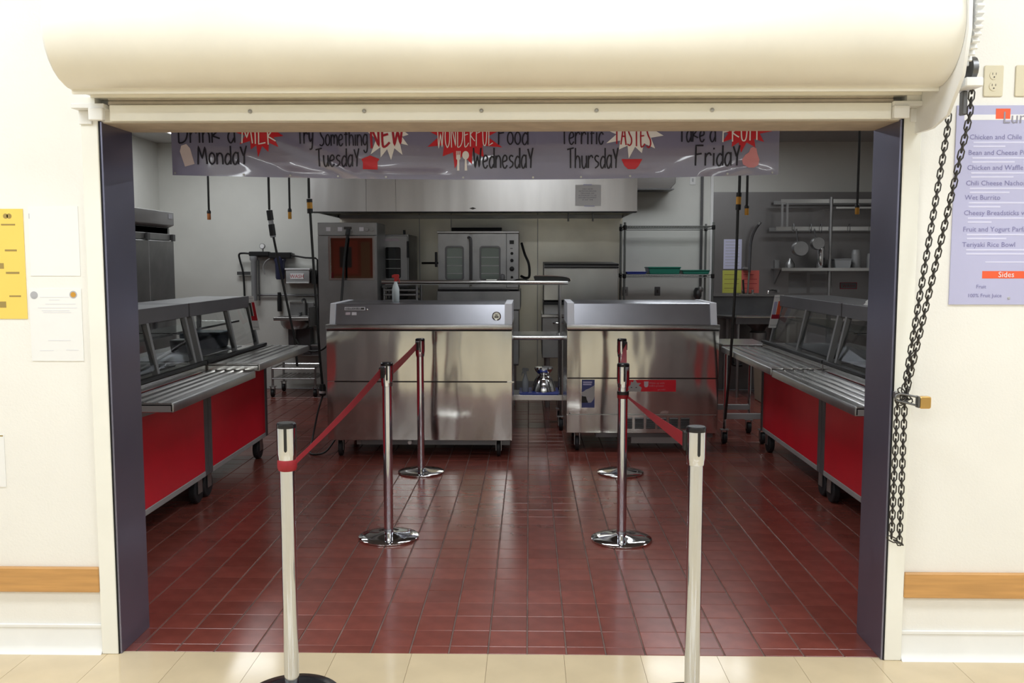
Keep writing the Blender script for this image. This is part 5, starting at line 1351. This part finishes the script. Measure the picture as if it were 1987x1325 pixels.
paper('tall grey sheet on the steel wall under the pot shelf', 3.175, 3.395, 1.195, 1.445, 'grey_light', 5)
paper('wide grey sheet on the steel wall beside the rack post', 3.435, 3.700, 1.200, 1.425, 'grey_light', 5)
t = thing('wash_sign', 'dim red bordered WASH sign on the steel wall near the right jamb', 'sign', (3.9, YB, 1.24))
obj('plate', B(3.800, 4.005, YB - 0.018, YB - 0.0125, 1.245, 1.325), 'steel_dark', t)
for a in ((3.800, 4.005, 1.245, 1.253), (3.800, 4.005, 1.317, 1.325), (3.800, 3.808, 1.253, 1.317), (3.997, 4.005, 1.253, 1.317)):
    obj('border', B(a[0], a[1], YB - 0.019, YB - 0.018, a[2], a[3]), 'ink_darkred', t)
text(t, 'lettering', 'WASH', 0.052, 'ink_darkred', 3.9025, YB - 0.018, 1.266, 'CENTER')
tag(obj('wall_box', MB().prism(rrect(2.985, 3.045, 1.49, 1.60, 0.006), 'y', YB - 0.07, YB - 0.012), 'steel_dull', bev=0.003, loc=(3.01, YB, 1.49)), 'small steel box on the wall left of the pot shelf', 'electric box')

# ================================================================ POT RACK AND SHELF, BACK RIGHT
t = thing('pot_rack', 'steel pot rack with two bars and a shelf at the back right', 'pot rack', (3.6, 10.9, 0))
RY = 10.80
for zz, x0 in ((2.285, 2.95), (1.965, 2.90)):
    obj('bar', B(x0, 4.30, RY - 0.004, RY + 0.004, zz - 0.022, zz + 0.022), 'chrome_satin', t)
    obj('bar', B(x0, 4.30, RY + 0.30, RY + 0.308, zz - 0.022, zz + 0.022), 'steel_dull', t)
for xx in (2.97, 3.03): obj('bracket', B(xx - 0.012, xx + 0.012, RY - 0.002, RY + 0.02, 1.965, 2.285), 'steel_dull', t)
obj('overhead_shelf', B(3.58, 4.32, RY - 0.05, YB - 0.014, 2.195, 2.215), 'chrome_satin', t)
for xx in (3.535, 4.32):
    obj('post', MB().cyl((xx, RY - 0.02, 0.0), (xx, RY - 0.02, 2.33), 0.019, 12), 'steel_dull', t)
obj('shelf', B(2.96, 4.32, RY - 0.06, YB - 0.014, 1.485, 1.500), 'steel_dull', t)
obj('shelf_lip', B(2.96, 4.32, RY - 0.072, RY - 0.06, 1.470, 1.505), 'chrome_satin', t)
for xx in (3.0, 4.25):
    obj('shelf_bracket', MB().prism([(YB - 0.014, 1.485), (YB - 0.014, 1.30), (RY + 0.1, 1.485)], 'x', xx - 0.006, xx + 0.006), 'steel_dull', t)
for xx in (3.10, 3.30, 3.42, 3.75, 4.0, 4.2):
    obj('hook', MB().tube(smooth([(xx, RY, 2.0), (xx, RY - 0.03, 2.02), (xx, RY - 0.045, 1.96), (xx, RY - 0.03, 1.92), (xx, RY - 0.01, 1.93)], 3), 0.004, 6), 'steel_dark', t)
def saucepan(label, x, z, r, hz, dep):
    t = thing('saucepan', label, 'saucepan', (x, RY - 0.06, z - r), 'pans hanging on the pot rack')
    y0 = RY - 0.055
    obj('pan', MB().lathe([(r * 0.94, -dep), (r, -dep + 0.008), (r, 0.0), (r * 0.96, 0.0), (r * 0.94, -dep + 0.01)], (x, y0, z), 26, 'y'), 'steel_dull', t)
    obj('handle', MB().tube(smooth([(x - 0.02, y0 - 0.02, z + r - 0.005), (x - 0.03, y0 - 0.015, z + r + 0.08), (x - 0.035, y0 - 0.01, hz)], 4), 0.009, 8), 'steel_dark', t)
saucepan('larger saucepan hanging on the pot rack, left one', 3.155, 1.730, 0.088, 1.955, 0.11)
saucepan('smaller saucepan hanging on the pot rack, right one', 3.360, 1.790, 0.074, 1.955, 0.09)
t = thing('thermos', 'shiny steel canister on the pot shelf left of the rack post', 'canister', (3.45, 10.86, 1.5))
obj('body', MB().lathe([(0.040, 1.501), (0.044, 1.51), (0.044, 1.72), (0.036, 1.75)], (3.45, 10.85, 0), 20), 'chrome', t)
obj('lid', MB().lathe([(0.036, 1.75), (0.036, 1.775), (0.02, 1.785)], (3.45, 10.85, 0), 20), 'steel_dull', t)
t = thing('food_container', 'clear plastic food container on the pot shelf right of the rack post', 'container', (3.68, 10.88, 1.5))
obj('box', MB().prism([(3.60, 1.501), (3.77, 1.501), (3.785, 1.60), (3.585, 1.60)], 'y', 10.76, 11.0), 'plastic_clear', t, bev=0.004)
obj('lid', B(3.58, 3.79, 10.755, 11.005, 1.60, 1.612), 'plastic_clear', t, bev=0.003)
for k, (x, h, lb) in enumerate(((3.875, 0.235, 'tall pale stack of cups on the pot shelf, next to the clear container'), (4.055, 0.19, 'shorter pale stack of cups on the pot shelf beside the right jamb'))):
    t = thing('cup_stack', lb, 'cups', (x, 10.88, 1.5))
    n = 9 if k == 0 else 7
    for q in range(n):
        z0 = 1.501 + q * (h - 0.06) / n
        obj('cup', MB().lathe([(0.052, z0), (0.052, z0 + 0.008), (0.042, z0 + 0.06), (0.04, z0 + 0.062)], (x, 10.88, 0), 16), 'grey_light', t)
tag(obj('white_jug', MB().lathe([(0.05, 1.501), (0.055, 1.51), (0.05, 1.56), (0.02, 1.60), (0.018, 1.62)], (3.12, 10.95, 0), 16), 'steel_dull', loc=(3.12, 10.95, 1.5)), 'small funnel on the pot shelf under the larger saucepan', 'funnel')

# steel prep table below the pot rack
t = thing('prep_table', 'steel prep table below the pot rack, half hidden by the right counters', 'work table', (3.7, 10.8, 0))
obj('table_top', B(3.12, 4.40, 10.40, 10.76, 0.90, 0.935), 'steel', t, bev=0.004)
for xx in (3.17, 4.34):
    for yy in (10.45, 10.72): obj('leg', MB().cyl((xx, yy, 0), (xx, yy, 0.90), 0.02, 10), 'steel_dull', t)
obj('under_shelf', B(3.15, 4.37, 10.43, 10.73, 0.30, 0.315), 'steel_dull', t)

# small rolling stand between the narrower cooler and the right counter
t = thing('utility_stand', 'narrow rolling steel stand beside the narrower milk cooler', 'stand', (1.85, 8.1, 0))
obj('top', B(1.665, 2.06, 7.78, 8.38, 0.835, 0.868), 'steel', t, bev=0.004)
obj('apron', B(1.675, 2.05, 7.79, 7.80, 0.79, 0.835), 'black', t)
for xx in (1.70, 2.03):
    for yy in (7.83, 8.33):
        obj('leg', MB().cyl((xx, yy, 0.12), (xx, yy, 0.836), 0.014, 10), 'chrome', t)
        caster(t, xx, yy, 0.05, 0.125, 'x')
obj('lower_rail', B(1.70, 2.03, 7.815, 7.845, 0.215, 0.265), 'grey_light', t, bev=0.003)
obj('lower_rail', B(1.70, 2.03, 8.315, 8.345, 0.215, 0.265), 'grey_light', t, bev=0.003)

# ================================================================ BACK LEFT: FILTERS, SOAP BOX, HAND SINK, DUNNAGE RACK
t = thing('water_filter', 'dark water filter set with pressure gauge on the back wall', 'water filter', (-3.2, 11.1, 1.3))
obj('manifold', B(-3.42, -3.17, 11.04, 11.12, 1.645, 1.70), 'black', t, bev=0.008)
obj('manifold', B(-3.17, -2.90, 11.03, 11.13, 1.615, 1.690), 'black', t, bev=0.01)
obj('bracket', B(-3.40, -2.90, 11.13, 11.198, 1.63, 1.68), 'steel_dark', t)
obj('filter_canister', MB().lathe([(0.045, 1.36), (0.055, 1.38), (0.058, 1.56), (0.075, 1.60), (0.075, 1.64)], (-3.055, 11.10, 0), 22), 'plastic_navy', t)
obj('filter_canister', MB().lathe([(0.030, 1.10), (0.036, 1.12), (0.036, 1.58), (0.05, 1.60), (0.05, 1.645)], (-3.37, 11.08, 0), 18), 'plastic_grey', t)
gg = obj('pressure_gauge', MB().lathe([(0.032, 0.02), (0.034, 0.0), (0.034, -0.02), (0.030, -0.024)], (-3.255, 11.07, 1.765), 20, 'y'), 'steel_dull', t)
obj('gauge_face', MB().lathe([(0.027, 0), (0.027, -0.002)], (-3.255, 11.046, 1.765), 20, 'y'), 'paper_white', gg)
obj('gauge_stem', MB().cyl((-3.255, 11.08, 1.70), (-3.255, 11.08, 1.735), 0.010, 8), 'steel_dull', t)
obj('inlet_pipe', MB().tube(smooth([(-3.42, 11.09, 1.675), (-3.50, 11.09, 1.68), (-3.555, 11.10, 1.665), (-3.55, 11.12, 1.58), (-3.52, 11.14, 1.40), (-3.515, 11.15, 1.0)], 5), 0.012, 8), 'black', t)
obj('outlet_pipe', MB().tube([(-2.91, 11.08, 1.655), (-2.74, 11.10, 1.625), (-2.62, 11.12, 1.620), (-2.60, 11.13, 1.60), (-2.595, 11.15, 0.3)], 0.011, 8), 'black', t)
obj('bypass_hose', MB().tube(smooth([(-3.0, 11.05, 1.60), (-3.10, 11.06, 1.625), (-3.20, 11.08, 1.60), (-3.26, 11.10, 1.52), (-3.25, 11.12, 1.42)], 5), 0.008, 8), 'grey_light', t)
obj('pipe_strap', B(-3.60, -3.44, 11.14, 11.165, 1.415, 1.455), 'steel_dark', t)
t = thing('wall_piping', 'thin dark water pipes along the back wall above the hand sink', 'pipe', (-3.0, 11.17, 1.1))
obj('pipe', MB().tube([(-3.36, 11.17, 1.165), (-2.62, 11.17, 1.165)], 0.012, 8), 'steel_dark', t)
obj('pipe', MB().tube([(-3.34, 11.17, 1.60), (-3.34, 11.17, 1.10)], 0.011, 8), 'steel_dark', t)
obj('pipe', MB().tube([(-2.95, 11.17, 1.02), (-2.62, 11.17, 1.02)], 0.014, 8), 'steel_dark', t)
t = thing('towel_dispenser', 'white WASH towel dispenser on the back wall', 'dispenser', (-2.83, 11.1, 1.31))
obj('box', B(-2.975, -2.685, 11.06, 11.198, 1.315, 1.490), 'grey_light', t, bev=0.008, seg=2)
obj('cover', B(-2.985, -2.675, 11.05, 11.19, 1.478, 1.496), 'paper_white', t, bev=0.003)
obj('lower_lip', B(-2.97, -2.69, 11.045, 11.062, 1.316, 1.326), 'paper_white', t)
sg = obj('sticker', B(-2.920, -2.755, 11.056, 11.060, 1.365, 1.435), 'paper_white', t)
text(sg, 'lettering', 'WASH', 0.062, 'ink_red', -2.8375, 11.056, 1.378, 'CENTER', xs=0.95)
tag(obj('soap_dispenser', MB().prism(rrect(-2.668, -2.615, 1.30, 1.475, 0.015), 'y', 11.07, 11.19), 'black', bev=0.006, loc=(-2.64, 11.1, 1.3)), 'dark soap dispenser right of the WASH towel dispenser', 'dispenser')

t = thing('hand_sink', 'wall mounted steel hand sink with gooseneck tap under the WASH sign', 'sink', (-2.84, 11.0, 0.75))
sk = MB()
sx0, sx1, sy0, sy1 = -3.06, -2.63, 10.76, 11.16
sk.box(sx0, sx1, sy0, sy0 + 0.05, 0.875, 0.915).box(sx0, sx1, sy1 - 0.06, sy1, 0.875, 0.915).box(sx0, sx0 + 0.05, sy0 + 0.05, sy1 - 0.06, 0.875, 0.915).box(sx1 - 0.05, sx1, sy0 + 0.05, sy1 - 0.06, 0.875, 0.915)
obj('rim', sk, 'steel', t, bev=0.006)
obj('basin', MB().lathe([(0.04, 0.755), (0.13, 0.77), (0.165, 0.82), (0.175, 0.876)], (-2.845, 10.95, 0), 22), 'steel_dull', t)
obj('back_splash', B(-2.96, -2.66, 11.15, 11.19, 0.915, 1.075), 'steel_dull', t, bev=0.004)
obj('splash_top', B(-2.955, -2.80, 11.13, 11.19, 1.068, 1.085), 'chrome_satin', t)
obj('tap', MB().tube(smooth([(-2.755, 11.12, 0.915), (-2.755, 11.12, 1.08), (-2.765, 11.08, 1.12), (-2.775, 11.03, 1.10)], 4), 0.013, 8), 'steel_dark', t)
for xx in (-2.82, -2.70): obj('tap_handle', MB().lathe([(0.018, 0.915), (0.014, 0.94), (0.024, 0.955)], (xx, 11.11, 0), 10), 'steel_dark', t)
obj('side_splash', B(-2.635, -2.62, 10.78, 11.18, 0.80, 1.03), 'steel_dark', t)
obj('drain', MB().tube(smooth([(-2.845, 10.95, 0.76), (-2.845, 10.95, 0.60), (-2.83, 10.98, 0.53), (-2.80, 11.05, 0.56), (-2.79, 11.19, 0.57)], 4), 0.02, 10), 'steel_dark', t)
obj('pedestal', B(-2.95, -2.68, 11.02, 11.19, 0.45, 0.76), 'grey_frame', t)
tag(obj('soap_bottle', MB().lathe([(0.026, 0.965), (0.028, 0.98), (0.028, 1.10), (0.022, 1.15), (0.022, 1.20)], (-3.085, 11.15, 0), 14), 'black', loc=(-3.085, 11.15, 0.965)), 'black brush holder on the wall left of the hand sink', 'holder')

t = thing('dunnage_rack', 'low wire dunnage rack on casters below the hand sink', 'rack', (-2.77, 10.7, 0))
rx0, rx1, ry0, ry1, rz = -3.0, -2.50, 10.46, 10.98, 0.335
mb = MB()
for yy in (ry0, ry1): mb.tube([(rx0, yy, rz), (rx1, yy, rz)], 0.010, 8)
for xx in (rx0, rx1): mb.tube([(xx, ry0, rz), (xx, ry1, rz)], 0.010, 8)
obj('top_frame', mb, 'chrome_satin', t)
mb = MB()
for yy in (ry0, ry1): mb.tube([(rx0, yy, rz - 0.12), (rx1, yy, rz - 0.12)], 0.008, 8)
for xx in (rx0, rx1): mb.tube([(xx, ry0, rz - 0.12), (xx, ry1, rz - 0.12)], 0.008, 8)
obj('lower_frame', mb, 'steel_dull', t)
for k in range(9):
    xx = rx0 + 0.03 + (rx1 - rx0 - 0.06) * k / 8
    obj('slat', B(xx - 0.017, xx + 0.017, ry0, ry1, rz - 0.118, rz - 0.108), 'steel', t)
for xx in (rx0, rx1):
    for yy in (ry0 + 0.02, ry1 - 0.02):
        obj('post', MB().cyl((xx, yy, 0.12), (xx, yy, rz + 0.02), 0.014, 8), 'steel_dull', t)
        caster(t, xx, yy, 0.045, 0.125, 'x')
t = thing('floor_box', 'grey junction box with a pale edge low on the back wall behind the dunnage rack', 'box', (-2.72, 11.1, 0.4))
obj('box', B(-2.80, -2.45, 11.05, 11.19, 0.42, 0.55), 'grey_light', t, bev=0.004)
obj('ledge', B(-2.81, -2.44, 11.03, 11.19, 0.55, 0.562), 'paper_white', t)
obj('cover', B(-2.775, -2.475, 11.045, 11.05, 0.44, 0.53), 'grey_frame', t)

# ================================================================ DROP CORDS FROM THE CEILING
def drop(label, x, y, ztip, m, h=0.06, r=0.016, name='drop_cord', lean=0.0):
    t = thing(name, label, 'power cord', (x + lean, y, ztip), 'drop cords hanging from the kitchen ceiling')
    obj('cable', MB().tube(smooth([(x, y, ZC), (x, y, (ZC + ztip) / 2), (x + lean * 0.6, y, ztip + h + 0.12), (x + lean, y, ztip + h)], 6), 0.0095, 8), 'cord_black', t)
    c_ = obj('connector', MB().lathe([(r * 0.9, ztip), (r, ztip + 0.006), (r, ztip + h * 0.75), (r * 0.8, ztip + h)], (x + lean, y, 0), 12), m, t)
    obj('strain_relief', MB().lathe([(r * 1.1, ztip + h * 0.72), (r * 1.1, ztip + h * 0.95), (r * 0.7, ztip + h * 1.1)], (x + lean, y, 0), 12), 'black', t)
    return t
drop('short drop cord with an orange plug, leftmost of the ceiling cords', -2.82, 8.0, 1.945, 'orange_plug', 0.075, lean=-0.0)
drop('short drop cord with a yellow plug between two longer cords', -2.105, 8.0, 1.950, 'yellow_plug', 0.085)
drop('short drop cord with a yellow plug beside the long right cord', 1.655, 7.0, 1.930, 'yellow_plug', 0.07)
drop('short drop cord with a yellow plug in front of the pot rack', 2.490, 7.0, 1.935, 'yellow_plug', 0.07)
def inline(label, pts_up, mid0, mid1, pts_dn, kind, r=0.024):
    t = thing('extension_drop', label, 'power cord', pts_dn[-1], 'drop cords hanging from the kitchen ceiling')
    obj('cable', MB().tube(smooth(pts_up, 6), 0.011, 8), 'cord_black', t)
    a, b = Vector(mid0), Vector(mid1); d = b - a
    if kind == 'yellow':
        obj('coupling_end', MB().cyl(a, a + d * 0.24, r, 12), 'black', t)
        obj('coupling', MB().cyl(a + d * 0.24, a + d * 0.68, r * 0.95, 12), 'yellow_plug', t)
        obj('coupling_end', MB().cyl(a + d * 0.68, b, r, 12), 'black', t)
    else:
        obj('coupling_end', MB().cyl(a, a + d * 0.36, r, 12), 'black', t)
        obj('coupling', MB().cyl(a + d * 0.36, a + d * 0.52, r * 0.8, 12), 'plastic_grey', t)
        obj('coupling_end', MB().cyl(a + d * 0.52, a + d * 0.94, r, 12), 'black', t)
        obj('coupling_tip', MB().cyl(a + d * 0.94, b, r * 0.9, 12), 'plastic_grey', t)
    obj('cable', MB().tube(smooth(pts_dn, 8), 0.011, 8), 'cord_black', t)
    return t
inline('long drop cord with a black coupling slanting down toward the hand sink', [(-2.39, 8.35, ZC), (-2.385, 8.35, 2.05)], (-2.385, 8.35, 2.045), (-2.355, 8.35, 1.80),
       [(-2.352, 8.35, 1.80), (-2.30, 8.36, 1.50), (-2.23, 8.38, 1.10), (-2.19, 8.40, 0.85), (-2.17, 8.40, 0.60)], 'black', 0.028)
inline('long drop cord with a yellow coupling left of the wide milk cooler', [(-1.865, 7.72, ZC), (-1.865, 7.72, 2.11)], (-1.862, 7.72, 2.105), (-1.858, 7.72, 1.985),
       [(-1.857, 7.72, 1.985), (-1.84, 7.72, 1.60), (-1.815, 7.72, 1.10), (-1.795, 7.71, 0.75), (-1.775, 7.70, 0.52)], 'yellow')
inline('long drop cord with a yellow coupling right of the narrower milk cooler', [(1.605, 7.02, ZC), (1.60, 7.02, 2.10)], (1.598, 7.02, 2.10), (1.594, 7.02, 1.97),
       [(1.592, 7.02, 1.97), (1.587, 7.02, 1.50), (1.580, 7.05, 1.10), (1.585, 7.15, 0.75), (1.60, 7.35, 0.30)], 'yellow', 0.02)
t = thing('cooler_plug', 'black plug with a pale band beside the wide milk cooler', 'plug', (-1.77, 7.68, 0.42))
obj('plug', MB().lathe([(0.022, 0.43), (0.030, 0.44), (0.030, 0.50), (0.022, 0.53)], (-1.772, 7.69, 0), 14), 'black', t)
obj('band', MB().lathe([(0.031, 0.452), (0.031, 0.472)], (-1.772, 7.69, 0), 14), 'paper_white', t)
tag(obj('cooler_cable', MB().tube(smooth([(-1.772, 7.69, 0.43), (-1.80, 7.62, 0.30), (-1.82, 7.50, 0.10), (-1.81, 7.35, 0.012), (-1.74, 7.26, 0.010), (-1.66, 7.30, 0.03), (-1.63, 7.6, 0.10)], 8), 0.008, 8), 'cord_black', loc=(-1.77, 7.5, 0.01)), 'black cable from the plug looping on the floor beside the wide milk cooler', 'cable')
tag(obj('slack_cable', MB().tube(smooth([(-2.04, 7.85, 0.90), (-1.98, 7.83, 0.83), (-1.87, 7.80, 0.80), (-1.76, 7.78, 0.84), (-1.66, 7.76, 0.98)], 8), 0.009, 8), 'cord_black', loc=(-1.85, 7.8, 0.8)), 'black cable sagging between the left counter and the wide milk cooler', 'cable')
t = thing('cabinet_cord', 'black power cord plugged into the top of the holding cabinet', 'power cord', (-1.86, 9.25, 1.2))
obj('plug', MB().cyl((-1.845, 9.275, 1.905), (-1.853, 9.265, 1.845), 0.022, 12), 'black', t)
obj('cable', MB().tube(smooth([(-1.853, 9.265, 1.85), (-1.885, 9.25, 1.60), (-1.90, 9.20, 1.30), (-1.91, 9.10, 1.0), (-1.92, 9.0, 0.6), (-1.92, 9.0, 0.012)], 6), 0.012, 8), 'cord_black', t)
tag(obj('wall_rail', MB().cyl((-1.32, 11.15, 1.56), (-0.98, 11.15, 1.56), 0.012, 8), 'black', loc=(-1.15, 11.15, 1.56)), 'thin dark gas line on the splash back left of the oven', 'pipe')
